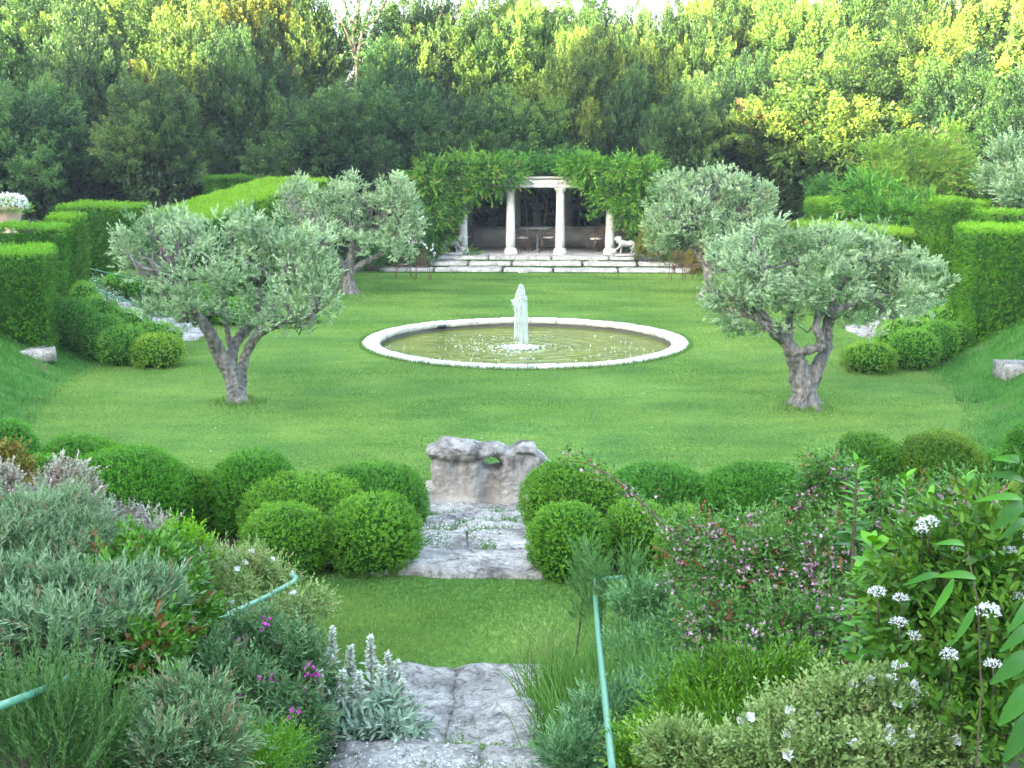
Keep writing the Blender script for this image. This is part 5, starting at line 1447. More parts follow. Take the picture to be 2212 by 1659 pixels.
# shrubs on the right bank
shrub('light_green_shrub', 'tall light green shrub with a yellow sunlit top above the right hedges', 'shrub',
      [(1960, 345, 74, 46, 42), (2030, 360, 60, 52, 42), (1900, 340, 34, 34, 41.5), (1990, 400, 84, 52, 42), (2075, 400, 44, 60, 42.5), (1905, 400, 44, 40, 41), (1930, 450, 60, 34, 40.5), (2060, 320, 36, 40, 43)], 'lightshrub', 2600, .26, 10, .10, .035, .8, .4, fine=False, seed=20, stems=24, tint=(.9, .85, .8), brown=.04)
shrub('willow_leaved_shrub', 'willow leaved shrub with pointed leaves in front of the tall light green one', 'shrub', [(1880, 435, 50, 36, 39), (1920, 470, 56, 22, 38.4), (1990, 470, 50, 20, 38), (1850, 410, 22, 24, 39.4)], 'wist', 900, .35, 11, .16, .035, .7, .3, fine=False, seed=21, tint=(1.0, 1.1, 1.2), hang=.15)
shrub('silvery_shrub', 'silvery blue green shrub at the right edge above the clipped hedges', 'shrub', [(2175, 400, 48, 44, 36), (2200, 350, 40, 44, 36), (2215, 420, 50, 50, 35), (2168, 345, 12, 36, 36)], 'olive', 1500, .28, 11, .10, .035, .75, .55, fine=False, seed=22, tint=(.85, .92, .85))
shrub('dark_shrub', 'small dark green shrub in the gap at the left end of the right hedges', 'shrub', [(1770, 440, 26, 40, 44), (1782, 410, 18, 30, 44)], 'dark', 500, .25, 9, .09, .04, .9, .5, fine=False, seed=23)

# daisies over the side steps and in the stone joints (uncountable)
def carpet(name, label, pts, n, spreadx, h, nf, seed, mat='grey', fmat='white', fs=.02, leafL=.035, cat='daisies'):
    R = rs(seed); pk = R.randint(len(pts), size=n); C = np.array([(p[0], p[1]) for p in pts])
    def pos(k, hh):
        q = R.randint(len(pts), size=k); XY = C[q] + R.normal(size=(k, 2)) * np.array([[pts[i][2], pts[i][3]] for i in q]) * .5
        return np.stack([XY[:, 0], XY[:, 1], gz(XY[:, 0], XY[:, 1]) + hh * (.3 + .7 * R.rand(k))], 1)
    P = pos(n, h * .6); Vs = [sprigs(P, unit(R.normal(size=(n, 3)) * .6 + np.array([0, 0, 1])), R, h * .8, 7, leafL, leafL * .3, .9)]
    o = foliage_mesh(name, join(Vs), M[mat], None); tag(o, label, cat, kind='stuff')
    if nf:
        P = pos(nf, h * 1.5); P[:, 2] += h * .4
        f = foliage_mesh('blossoms', join([sprigs(P, unit(R.normal(size=(nf, 3)) * .3 + np.array([0, 0, 1])), R, .004, 6, fs, fs * .6, 2.5)]), M[fmat], o)
    return o
def strip(p0, p1, sx, sy, k=8):
    return [(p0[0] + (p1[0] - p0[0]) * t, p0[1] + (p1[1] - p0[1]) * t, sx, sy) for t in np.linspace(0, 1, k)]
a0 = on(395, 722); b0 = on(300, 660, 1.0)
carpet('daisy_carpet', 'mat of tiny white daisies over the left side steps', strip((a0.x - .35, a0.y + .35), (a0.x - 3.2, a0.y + .35), .5, 1.3), 2200, 1, .10, 1500, 31, fs=.022)
a0 = on(1868, 716)
carpet('daisy_carpet', 'mat of tiny white daisies over the right side steps', strip((a0.x + .5, a0.y + .3), (a0.x + 3.0, a0.y + .3), .5, 1.3), 2000, 1, .10, 1300, 32, fs=.022)
jp = []
for (dx, dy, sx) in ((1105, 1105, .35), (1060, 1190, .30), (1055, 1165, .3), (935, 1205, .22), (985, 1140, .25), (905, 1140, .25), (1120, 1080, .4), (940, 1170, .16), (915, 1230, .2)):
    p = on(dx, dy, .28); jp.append((p.x, p.y, sx, .22))
carpet('joint_daisies', 'tufts of green and tiny white daisies growing in the upper step joints', jp, 900, 1, .07, 380, 33, mat='dark', fs=.011)
jp = []
for (dx, dy, sx, sy) in ((1005, 1548, .12, .10), (1000, 1600, .08, .22), (1075, 1612, .22, .06), (990, 1470, .08, .05), (1180, 1560, .1, .3), (1200, 1620, .2, .2)):
    p = on(dx, dy, .85); jp.append((p.x, p.y, sx, sy))
carpet('joint_moss', 'small green tufts in the joints of the broad foreground steps', jp, 420, 1, .05, 40, 34, mat='hedge', fs=.010, leafL=.022)
jp = []
for (dx, dy, sx, sy) in ((900, 1590, .25, .12), (930, 1640, .25, .15), (1020, 1655, .3, .10), (1130, 1650, .25, .12), (1210, 1600, .12, .3), (840, 1630, .3, .2), (780, 1640, .3, .2), (720, 1600, .3, .2), (1165, 1500, .05, .3), (880, 1480, .1, .25)):
    p = on(dx, dy, 1.0); jp.append((p.x, p.y, sx, sy))
carpet('daisy_carpet', 'scatter of tiny pinkish white daisies along the bottom edge of the stone steps', jp, 1500, 1, .08, 420, 35, mat='grey', fs=.010, leafL=.024)

# ---------------------------------------------------------------- foreground planting, left
GF = 'mixed shrubs of the foreground borders'
shrub('statice_plant', 'tall pale grey flower plumes above the left foreground shrubs', 'flowers',
      [(150, 1050, 42, 34, 9.4), (112, 1082, 34, 26, 9.2), (190, 1085, 34, 22, 9.4), (155, 1110, 50, 20, 9.2)], 'statice', 900, .10, 12, .026, .018, 1.1, .5, seed=40, stems=14, tint=(1, 1, 1), brown=.08, group='grey plume flowers')
shrub('statice_plant', 'low round heap of grey lilac flower heads beside the dark box bushes', 'flowers',
      [(270, 1150, 62, 34, 9.6), (320, 1175, 60, 28, 9.4), (385, 1200, 44, 16, 9.3), (225, 1160, 36, 30, 9.5)], 'statice', 1300, .10, 12, .024, .016, 1.1, .5, seed=41, stems=14, tint=(.85, .85, .88), brown=.08, group='grey plume flowers')
shrub('statice_plant', 'small grey flower plume cut by the left picture edge', 'flowers', [(2, 1070, 22, 44, 9.0), (20, 1100, 24, 20, 8.8)], 'statice', 330, .10, 12, .026, .018, 1.1, .5, seed=42, stems=6, brown=.08, group='grey plume flowers')
shrub('autumn_shrub', 'brownish orange leaved shrub at the left picture edge below the blue green bush', 'shrub', [(18, 1035, 48, 58, 11.2), (30, 1090, 40, 40, 11)], 'bracken', 900, .10, 9, .040, .02, .9, .5, seed=43, stems=8)
shrub('grey_leaved_shrub', 'grey green needle leaved shrub, farthest of the big ones at the left edge', 'shrub',
      [(70, 1160, 90, 66, 8.3), (150, 1130, 60, 44, 8.6), (20, 1190, 60, 60, 8.0), (180, 1190, 60, 50, 8.3), (110, 1230, 90, 50, 8.0)], 'grey', 2500, .13, 14, .042, .009, .7, .55, seed=44, stems=30, group=GF, tint=(1.05, 1.1, 1.1), brown=.06, jit=.6, shell=.3)
shrub('grey_leaved_shrub', 'broad grey green shrub spreading over the lower left, in the middle of the border', 'shrub',
      [(70, 1330, 100, 70, 7.0), (180, 1330, 90, 56, 7.0), (280, 1330, 70, 44, 7.0), (40, 1400, 70, 60, 6.6), (130, 1410, 90, 50, 6.5), (230, 1390, 70, 44, 6.7), (320, 1310, 40, 30, 7.1)], 'grey', 3400, .15, 14, .052, .012, .7, .5, seed=45, stems=40, group=GF, tint=(.9, 1.0, 1.0), brown=.05, jit=.6, shell=.3)
shrub('green_shrub', 'fresh green pointed shrub standing below the grey lilac flower heads', 'shrub', [(385, 1178, 34, 26, 9.3), (425, 1195, 22, 16, 9.4)], 'box', 500, .10, 9, .03, .014, .8, .75, seed=46, stems=8, tint=(1.3, 1.25, 1))
shrub('rose_leaved_shrub', 'bright green leafy bush between the grey shrubs and the left handrail', 'shrub',
      [(300, 1240, 70, 50, 8.0), (360, 1290, 70, 60, 7.8), (270, 1270, 60, 40, 7.7), (400, 1350, 44, 40, 7.4), (330, 1210, 50, 24, 8.2), (360, 1400, 50, 40, 7.0), (310, 1430, 60, 50, 6.6)], 'dark', 2000, .12, 8, .055, .028, .9, .45, seed=47, stems=30, group=GF, tint=(1.35, 1.2, .8), brown=.05, jit=.6, shell=.25)
shrub('cistus_bush', 'pale yellow green cistus with white flowers beyond the left handrail', 'shrub',
      [(440, 1240, 66, 40, 9.8), (530, 1235, 66, 36, 10.0), (585, 1262, 46, 30, 10.0), (480, 1290, 70, 36, 9.6), (645, 1325, 34, 44, 8.9), (600, 1335, 40, 30, 9.3), (400, 1220, 40, 30, 9.6), (685, 1305, 16, 22, 9.0)], 'cistus', 2200, .11, 9, .032, .014, .8, .65, seed=48, stems=34, group=GF, brown=.10, jit=.55, shell=.3,
      flowers=[('flower', 'white', 15, .032, 1, {'each': 1, 'out': 1.34, 'zmin': .1})])
shrub('flowering_shrub', 'dark green shrub dotted with purple pink flowers beside the silvery spikes', 'shrub',
      [(560, 1420, 90, 70, 7.6), (640, 1470, 76, 80, 7.4), (500, 1500, 80, 70, 7.0), (590, 1560, 100, 70, 6.9), (655, 1610, 40, 46, 6.9), (540, 1640, 90, 50, 6.5), (450, 1440, 50, 50, 7.2)], 'grey', 3600, .12, 11, .036, .013, .85, .5, seed=49, stems=44, group=GF, tint=(.62, .82, .62), brown=.08, jit=.6, shell=.25,
      flowers=[('blossoms', 'magenta', 11, .026, 6, {'cluster': 7, 'cr': .028, 'zmin': -.3, 'out': 1.15})])
shrub('grey_leaved_shrub', 'small grey green bush at the bottom edge left of the purple flowers', 'shrub', [(400, 1560, 66, 66, 6.0), (430, 1640, 70, 60, 5.8), (350, 1640, 50, 60, 5.7)], 'grey', 1500, .12, 13, .040, .010, .75, .5, seed=50, stems=20, group=GF, tint=(.9, 1, .9), brown=.12, jit=.55, shell=.3)
shrub('rosemary_bush', 'upright bright green rosemary shoots in the bottom left corner', 'shrub',
      [(60, 1610, 60, 60, 5.5), (140, 1590, 50, 70, 5.6), (10, 1600, 40, 50, 5.5), (200, 1610, 40, 56, 5.7), (100, 1660, 80, 50, 5.3)], 'rosemary', 700, .24, 26, .030, .006, .6, .9, seed=51, stems=20, group=GF, tint=(.8, .85, .75), jit=.15)
shrub('dark_shrub', 'dark shaded undergrowth between the grey shrubs at the bottom left', 'shrub', [(250, 1540, 80, 80, 6.6), (300, 1620, 80, 60, 6.3), (180, 1500, 70, 50, 6.6), (60, 1500, 70, 40, 6.4)], 'dark', 1300, .12, 9, .045, .018, .9, .4, seed=52, stems=16, group=GF)
shrub('yellow_green_plant', 'low yellow green plant with tiny pale flowers at the bottom left of the steps', 'plant', [(540, 1655, 60, 30, 6.0), (600, 1640, 50, 34, 6.2), (500, 1600, 30, 40, 6.2)], 'lightshrub', 900, .10, 9, .020, .008, .9, .7, seed=53, stems=8, group=GF, tint=(.65, .8, .5),
      flowers=[('blossoms', 'white', 110, .006, 4, {'zmin': -.1})])
# lamb's ear: silvery spikes, each a plant
def spike(dx, dytop, dybase, Y, label, seed):
    R = rs(seed); t = at(dx, dytop, Y); b = at(dx + R.uniform(-8, 8), dybase, Y); b.z = max(g1(b.x, b.y) - .02, b.z - .3); b.z = g1(b.x, b.y)
    rt = empty('silver_spike_plant', b, label, 'flowers', 'silvery woolly flower spikes')
    hh = t.z - b.z
    g = Geo(); g.tube([b - Vector((0, 0, .03)), b.lerp(t, .5) + Vector((R.uniform(-.02, .02), 0, 0)), t], [.012, .011, .008], 7); g.build('stem', M['silver'], rt)
    ts = np.linspace(.08, .70, 11)
    P = np.array([b.lerp(t, q) for q in ts for _ in (0, 1)]); n = len(P)
    a = np.array([i * 1.57 + (0 if j == 0 else 3.14) for i in range(len(ts)) for j in (0, 1)]) + R.normal(size=n) * .3
    D = unit(np.stack([np.cos(a), np.sin(a), .55 + R.normal(size=n) * .2], 1)); sz = np.repeat(.12 * (1.25 - ts), 2)
    v, l, c, A = leaves(P, D, sz * 1.15, sz * .36, R, R.rand(n) * .9, True, .3, 2.0)
    foliage_mesh('leaves', (v, l, c, A), M['silver'], rt)
    P = np.array([b.lerp(t, q) for q in np.linspace(.66, 1.0, 26)]); P = np.repeat(P, 11, 0)
    D = unit(R.normal(size=(len(P), 3)) * np.array([1, 1, .35]) + np.array([0, 0, .3])); k_ = np.repeat(np.linspace(1.15, .6, 26) * (1 + .25 * np.sin(np.arange(26) * 1.6)), 11)
    v, l, c, A = leaves(P, D, .038 * k_, .020 * k_, R, .3 + R.rand(len(P)) * .6, True, .1, .3)
    foliage_mesh('flower_head', (v, l, c, A), M['silver'], rt)
    return rt
SPK = [(664, 1440, 1600, 7.6, 'silvery spike low at the far left of the clump, against the shrub'), (740, 1450, 1600, 7.35, 'slim silvery spike in front of the third one from the left'), (655, 1490, 1610, 7.4, 'lowest silvery spike at the left end of the clump'), (888, 1500, 1610, 7.5, 'short silvery spike leaning over the pale stone at the right end'),
       (678, 1368, 1560, 7.9, 'silvery woolly spike farthest left against the dark shrub'), (718, 1358, 1560, 8.1, 'second silvery woolly spike from the left, rising over the lawn edge'),
       (720, 1420, 1590, 7.5, 'shorter silvery spike below the second one from the left'), (757, 1396, 1590, 7.7, 'silvery woolly spike third from the left'),
       (800, 1376, 1590, 7.8, 'tallest silvery woolly spike in the middle of the clump'), (838, 1412, 1600, 7.6, 'silvery spike right of the tallest one'),
       (858, 1428, 1600, 7.6, 'small silvery spike at the right side of the clump near the stone'), (775, 1455, 1600, 7.4, 'low silvery spike before the tallest one'), (690, 1450, 1590, 7.3, 'low silvery spike at the front left of the clump'),
       (868, 1470, 1610, 7.4, 'lowest silvery spike beside the stone slab'), (822, 1440, 1600, 7.5, 'silvery spike close behind the low ones at the right')]
for i, s_ in enumerate(SPK): spike(*s_[:4], s_[4], 300 + i)
shrub('lambs_ear_clump', 'clump of broad silvery green woolly leaves at the foot of the spikes', 'plant', [(680, 1590, 46, 34, 7.2), (740, 1590, 56, 36, 7.2), (820, 1600, 56, 36, 7.2), (880, 1605, 32, 30, 7.2), (780, 1570, 50, 30, 7.4), (850, 1550, 30, 30, 7.4)], 'silver', 280, .10, 6, .085, .026, .9, .6, seed=55, stems=0, tint=(.62, .78, .68), droop=.35)

# ---------------------------------------------------------------- foreground planting, right
for i, (a, b_, hh, Y, lb) in enumerate([(1266, 1170, 130, 9.6, 'tall rosemary spire before the right box balls, at the handrail corner'), (1364, 1195, 90, 9.6, 'shorter rosemary spire right of the handrail corner'), (1290, 1220, 80, 9.4, 'small rosemary shoot between the two taller spires')]):
    shrub('rosemary_spire', lb, 'plant', [(a, b_ + hh * .16, 6, hh * .16, Y), (a, b_ + hh * .45, 16, hh * .3, Y), (a + 3, b_ + hh * .85, 24, hh * .34, Y), (a + 3, b_ + hh * 1.2, 22, hh * .3, Y)], 'rosemary', 240 - i * 45, .11, 18, .030, .006, .55, .92, seed=60 + i, stems=1, jit=.16, tint=(1.15, 1.2, 1.2), group='rosemary spires by the right handrail')
def tuft(name, label, spots, n, hgt, mat, seed, lean=.35, wd=.004, tint=None, cat='plant', fl=None):
    R = rs(seed); P = []
    for (dx, dy, Y, rx) in spots:
        c = at(dx, dy, Y); P.append((c.x, c.y, rx))
    c = P[0]; rt = empty(name, (c[0], c[1], g1(c[0], c[1])), label, cat, GF)
    pk = R.randint(len(P), size=n); A = np.array(P)
    XY = A[pk, :2] + R.normal(size=(n, 2)) * A[pk, 2:3] * .5
    B = np.stack([XY[:, 0], XY[:, 1], gz(XY[:, 0], XY[:, 1]) - .02], 1)
    d = unit(np.stack([R.normal(size=n) * lean, R.normal(size=n) * lean, np.ones(n)], 1)); h = hgt * (.5 + .7 * R.rand(n))
    S = unit(np.cross(d, np.array([0., 1, 0]))) * wd
    M1 = B + d * (h * .55)[:, None]; d2 = unit(d * np.array([1.8, 1.8, 1])); T_ = M1 + d2 * (h * .45)[:, None]
    V = np.stack([B - S, B + S, M1 + S * .8, T_, M1 - S * .8], 1).reshape(-1, 3)
    o = mk('blades', V, np.arange(n * 5), np.full(n, 5), M[mat], rt, attr={'rnd': ('FACE', np.clip(R.rand(n), 0, .95))})
    if tint: o.color = (*tint, 1)
    if fl:
        k_ = fl[1]; q = R.randint(n, size=k_); foliage_mesh('flower_heads', join([sprigs(T_[q], d2[q], R, .09, 14, .012, .008, 1.0)]), M[fl[0]], rt)
    return rt
tuft('lavender_clump', 'long dark green lavender stalks leaning over the right edge of the foreground steps', [(1240, 1560, 7.6, .22), (1220, 1500, 8.2, .2), (1265, 1600, 7.1, .22), (1250, 1520, 7.9, .22)], 1500, .50, 'rosemary', 70, .30, .0035, (1.1, 1.15, .8))
tuft('lavender_clump', 'mass of upright lavender stalks right of the handrail', [(1370, 1480, 8.0, .3), (1420, 1500, 7.6, .3), (1460, 1440, 8.2, .3), (1380, 1400, 8.8, .3), (1490, 1480, 7.6, .3)], 2600, .55, 'rosemary', 71, .22, .0035, (1.25, 1.3, 1.2))
tuft('grass_tuft', 'pale feathery grass stalks at the right edge of the small lawn', [(1165, 1440, 9.4, .18), (1190, 1420, 9.5, .12)], 160, .33, 'cistus', 72, .35, .003, fl=('cistus', 90))
shrub('grey_leaved_shrub', 'soft grey green bush under the lavender at the right of the steps', 'shrub', [(1290, 1590, 40, 60, 6.8), (1230, 1640, 40, 40, 6.5), (1350, 1560, 44, 60, 6.9)], 'grey', 1100, .12, 12, .036, .008, .7, .6, seed=73, stems=10, tint=(.8, 1.1, .9), group=GF)
shrub('undergrowth', 'mixed green undergrowth behind the lavender and below the pink blossom', 'shrub', [(1420, 1330, 80, 50, 9.0), (1500, 1380, 80, 60, 8.6), (1380, 1440, 60, 50, 8.4), (1560, 1440, 80, 60, 8.0), (1440, 1520, 70, 60, 7.6)], 'grey', 2600, .12, 10, .040, .013, .85, .6, seed=74, stems=20, tint=(.75, 1.1, .8), group=GF)
ab = [(1560, 1180, 66, 44, 8.8), (1620, 1150, 50, 34, 8.8), (1690, 1210, 90, 60, 8.4), (1500, 1250, 56, 50, 8.8), (1600, 1270, 90, 70, 8.4), (1730, 1300, 90, 80, 8.0), (1560, 1370, 90, 60, 8.0), (1680, 1400, 90, 60, 7.6), (1800, 1200, 66, 60, 8.0), (1800, 1380, 70, 70, 7.6), (1490, 1160, 30, 30, 9.0)]
shrub('abelia_bush', 'large loose bush covered with pink flowers and reddish calyces on the right', 'shrub', ab, 'abelia', 3300, .15, 9, .034, .018, .85, .3, seed=75, stems=80, group=GF, brown=.04, shell=.25, jit=.6, stem_mat='twig',
      flowers=[('blossoms', 'pink', 250, .021, 5, {'cluster': 5, 'cr': .034, 'zmin': -.4, 'out': 1.02}), ('calyces', 'rust', 110, .012, 5, {'cluster': 3, 'cr': .04, 'zmin': -.3, 'out': 1.0})])
shrub('abelia_bush', 'smaller pink flowering bush in front of the tall olive green box bushes', 'shrub', [(1790, 1030, 42, 32, 8.6), (1770, 1090, 46, 50, 8.6), (1850, 1110, 60, 40, 8.4), (1960, 1110, 70, 40, 8.2), (2100, 1080, 60, 30, 8.0), (1900, 1170, 70, 50, 8.2)], 'abelia', 1500, .14, 9, .034, .018, .85, .3, seed=76, stems=44, group=GF, brown=.04, shell=.25, jit=.6,
      flowers=[('blossoms', 'pink', 80, .021, 5, {'cluster': 5, 'cr': .03, 'zmin': -.4, 'out': 1.02}), ('calyces', 'rust', 46, .012, 5, {'cluster': 3, 'cr': .04, 'zmin': -.3, 'out': 1.0})])
# arching branch
pth = [at(a, b_, Y) for a, b_, Y in ((1560, 1235, 8.6), (1500, 1190, 8.7), (1430, 1130, 8.8), (1370, 1070, 8.9), (1320, 1028, 9.0), (1270, 1002, 9.1), (1215, 992, 9.2))]
rt = empty('abelia_branch', pth[0], 'single arching branch with pink flowers reaching over the right box mound', 'branch')
R = rs(77); g = Geo(); g.tube([Vector((pth[0].x + .2, pth[0].y, g1(pth[0].x, pth[0].y)))] + pth, [.012, .010, .009, .008, .007, .006, .004, .002], 6); g.build('stem', M['twig'], rt, smooth=True)
PP = np.array([pth[i].lerp(pth[i + 1], t) for i in range(6) for t in np.linspace(0, 1, 7)]); PP = np.repeat(PP, 3, 0) + R.normal(size=(126, 3)) * .035
foliage_mesh('leaves', join([sprigs(PP, sphere_dirs(126, R, 0), R, .06, 4, .034, .018, 1.0, fine=True)]), M['abelia'], rt)
q = R.randint(126, size=46); foliage_mesh('blossoms', join([sprigs(PP[q] + R.normal(size=(46, 3)) * .02, sphere_dirs(46, R, -.2), R, .01, 5, .020, .014, 1.3)]), M['pink'], rt)
q = R.randint(126, size=80); foliage_mesh('calyces', join([sprigs(PP[q] + R.normal(size=(80, 3)) * .03, sphere_dirs(80, R, -.2), R, .01, 5, .014, .008, 1.3)]), M['rust'], rt)
shrub('bright_green_shrub', 'bright green fine leaved shrub at the bottom right of the lavender', 'shrub',
      [(1560, 1520, 90, 60, 6.4), (1640, 1540, 80, 60, 6.2), (1480, 1560, 60, 56, 6.3), (1560, 1600, 90, 60, 6.0), (1700, 1490, 60, 40, 6.4), (1620, 1640, 80, 50, 5.7), (1440, 1620, 40, 40, 6.0)], 'box', 3200, .15, 10, .036, .012, .75, .55, seed=78, stems=24, tint=(.75, .78, .7), group=GF, shell=.3, jit=.5)
shrub('yellow_green_plant', 'small yellow green plant at the bottom edge beside the handrail', 'plant', [(1380, 1640, 40, 34, 5.9), (1440, 1655, 40, 26, 5.8)], 'lightshrub', 330, .10, 8, .036, .018, .9, .6, seed=79, stems=6, group=GF)
shrub('cistus_bush', 'cistus with papery white flowers filling the bottom right of the picture', 'shrub',
      [(1700, 1580, 80, 50, 5.0), (1800, 1550, 80, 56, 5.0), (1900, 1540, 80, 60, 5.0), (1980, 1590, 80, 56, 4.9), (1660, 1640, 70, 40, 4.9), (1780, 1650, 90, 50, 4.8), (1900, 1650, 90, 60, 4.8), (2060, 1640, 70, 50, 4.8)], 'cistus', 3400, .075, 9, .024, .013, 1.1, .6, seed=80, stems=30, group=GF,
      flowers=[('flower', 'white', 24, .026, 1, {'each': 1, 'out': 1.36, 'zmin': .25})])
shrub('cistus_bush', 'small cistus with one white flower at the bottom beside the bright green shrub', 'shrub', [(1470, 1630, 50, 36, 5.1), (1540, 1650, 40, 30, 5.0)], 'cistus', 600, .09, 9, .028, .012, .8, .65, seed=81, stems=10, group=GF, flowers=[('flower', 'white', 1, .021, 1, {'each': 1, 'out': 1.1, 'zmin': .6})])
def shoot(dx, dytop, dybase, Y, label, seed, n=26, L=.075, W=.045, name='leafy_shoot', dx2=None, mat='big', grp='upright leafy shoots on the right', tint=None):
    R = rs(seed); t = at(dx, dytop, Y); b = at(dx2 if dx2 else dx + R.uniform(-10, 10), dybase, Y)
    b0 = Vector((b.x, b.y, g1(b.x, b.y))); rt = empty(name, b0, label, 'plant', grp)
    g = Geo(); g.tube([b0 - Vector((0, 0, .03)), b, b.lerp(t, .5) + Vector((R.uniform(-.02, .02), 0, 0)), t], [.011, .009, .007, .003], 6); g.build('stem', M['twig'], rt)
    ts = np.linspace(0, 1, n); P = np.array([b.lerp(t, q) for q in ts]); a = np.arange(n) * 2.4 + R.normal(size=n) * .3
    P = np.repeat(P, 2, 0); a = np.repeat(a, 2) + np.tile([0, 3.1], n)
    up = np.repeat(.35 + .9 * ts ** 3, 2)
    D = unit(np.stack([np.cos(a), np.sin(a), up + R.normal(size=2 * n) * .2], 1)); sz = np.repeat(1.15 - .35 * ts, 2) * (.75 + .5 * R.rand(2 * n))
    v, l, c, A = leaves(P, D, L * sz, W * sz, R, np.clip(np.repeat(ts, 2) * .5 + R.rand(2 * n) * .45, 0, .95), True, .25, 2.0)
    o = foliage_mesh('leaves', (v, l, c, A), M[mat], rt)
    if tint: o.color = (*tint, 1)
    return rt
SH = [(1885, 1170, 1490, 6.0, 'tallest bright green leafy shoot with layered leaves right of the pink bush', 46, .10, .072),
      (1850, 1230, 1470, 6.1, 'leafy shoot close left of the tallest bright green one', 30, .085, .06), (1915, 1235, 1470, 5.9, 'leafy shoot close right of the tallest bright green one', 30, .09, .065),
      (1850, 1000, 1180, 6.8, 'high leafy shoot left of two standing before the tall box bushes', 20, .085, .04), (1957, 1030, 1240, 6.6, 'high leafy shoot right of two standing before the tall box bushes', 22, .085, .04),
      (2010, 1070, 1200, 6.6, 'short leafy shoot behind the white flower cluster', 12, .08, .04), (2085, 1030, 1250, 5.8, 'leafy shoot left of the big leaves at the right edge', 18, .09, .04)]
for i, s_ in enumerate(SH): shoot(*s_[:4], s_[4], 400 + i, s_[5], s_[6], s_[7])
vb = [(2000, 1260, 70, 60, 5.6), (2090, 1250, 80, 70, 5.4), (2180, 1260, 60, 80, 5.2), (1990, 1360, 76, 60, 5.5), (2080, 1390, 90, 70, 5.2), (2180, 1400, 70, 80, 5.0), (1990, 1470, 80, 50, 5.3), (2090, 1500, 90, 60, 5.0), (2190, 1520, 70, 70, 4.9), (2150, 1600, 80, 50, 4.8), (2160, 1170, 60, 40, 5.5)]
shrub('viburnum_bush', 'large leafy shrub with white flower clusters along the right side of the picture', 'shrub', vb, 'big', 1150, .17, 7, .058, .026, 1.0, .40, seed=82, stems=60, group=GF, shell=.15, tint=(.85, .66, .8), jit=.6)
vbr = bpy.data.objects[-1] if False else [o for o in bpy.data.objects if o.name.startswith('viburnum_bush')][0]
R = rs(83)
for (a, b_, Y, s_) in ((2005, 1130, 5.3, 1.2), (1990, 1145, 5.3, .8), (1895, 1280, 5.2, 1.0), (1945, 1292, 5.2, .8), (2133, 1322, 4.7, 1.3), (1942, 1345, 5.1, .9), (1975, 1375, 5.1, .8), (2050, 1415, 4.8, 1.0), (1945, 1440, 5.0, .9), (1845, 1485, 5.0, 1.0), (2145, 1435, 4.7, .8), (2120, 1200, 5.3, .8), (2180, 1190, 5.2, .8), (1995, 1500, 4.9, .7), (2060, 1190, 5.4, .7), (2200, 1290, 5.0, .7)):
    s_ *= .8; c = np.array(at(a, b_, Y)); n = 80
    d = sphere_dirs(n, R, -.2); P = c + d * np.array([.038, .038, .024]) * s_ * R.uniform(.6, 1.1, (n, 1))
    foliage_mesh('flower_cluster', join([sprigs(P, d, R, .006, 4, .0075 * s_, .0065 * s_, 1.6)]), M['white'], vbr)
    g = Geo(); g.tube([c + np.array([.03, .05, -.16]), c + np.array([.01, .01, -.06]), c], [.004, .003, .003], 5); g.build('flower_stalk', M['twig'], vbr)
shrub('lilac_flowered_plant', 'pale lilac flower spikes at the right edge above the leafy shrub', 'flowers', [(2190, 1180, 26, 30, 6.0), (2160, 1190, 14, 20, 6.0)], 'lilac', 60, .10, 16, .014, .010, .9, .9, seed=84, stems=10, jit=.12)
# broad leaves hanging in at the right edge
def bigleaves(label, lst, Y, seed, stem):
    R = rs(seed); pts = [at(a, b_, Y) for a, b_ in stem]; b0 = Vector((pts[0].x, pts[0].y, g1(pts[0].x, pts[0].y)))
    rt = empty('broad_leaved_branch', b0, label, 'branch', 'broad leaves at the right edge')
    g = Geo(); g.tube([b0] + pts, [.0035] + [.003 - .0015 * i / len(pts) for i in range(len(pts))], 6); g.build('stem', M['twig'], rt)
    for (x0, y0, x1, y1, wd) in lst:
        A_ = np.array(at(x0, y0, Y)); B_ = np.array(at(x1, y1, Y - .12)); L_ = np.linalg.norm(B_ - A_); D = unit((B_ - A_)[None])[0]
        Nn = unit(np.cross(D, [0, .9, .4])[None])[0]; S = unit((np.cross(D, np.array([.1, -.75, .65])))[None])[0]; U_ = np.cross(S, D)
        V = []; k_ = 9
        for i in range(k_):
            t = i / (k_ - 1); w_ = px(wd, Y) * math.sin(math.pi * min(1, t * .92 + .04)) ** .8 * (1 - .25 * t)
            c = A_ + D * L_ * t + U_ * (.10 * L_ * math.sin(t * 3.1) - .12 * L_ * t * t)
            V += [c - S * w_ + U_ * w_ * .25, c - U_ * .002, c + S * w_ + U_ * w_ * .25]
        Lq = []; C = []
        for i in range(k_ - 1):
            for j in (0, 1): a = i * 3 + j; Lq += [a, a + 1, a + 4, a + 3]; C.append(4)
        mk('leaf', V, Lq, C, M['big'], rt, attr={'rnd': ('FACE', np.full(len(C), R.uniform(.05, .5)))}, smooth=True)
bigleaves('bright pointed leaves entering at the right edge above the shrub', [(2215, 1045, 2142, 1020, 11), (2205, 1085, 2155, 1135, 16), (2210, 1080, 2120, 1075, 9), (2212, 1010, 2160, 985, 12), (2215, 1120, 2165, 1160, 9), (2190, 1030, 2200, 960, 12)], 3.6, 90, [(2290, 1200), (2235, 1100), (2205, 1030)])
bigleaves('dark broad leaves entering at the lower right edge', [(2222, 1410, 2150, 1470, 20), (2225, 1480, 2165, 1560, 22), (2225, 1350, 2170, 1400, 14), (2225, 1540, 2175, 1640, 22), (2222, 1300, 2185, 1360, 12)], 3.3, 91, [(2260, 1640), (2238, 1500), (2228, 1330)])
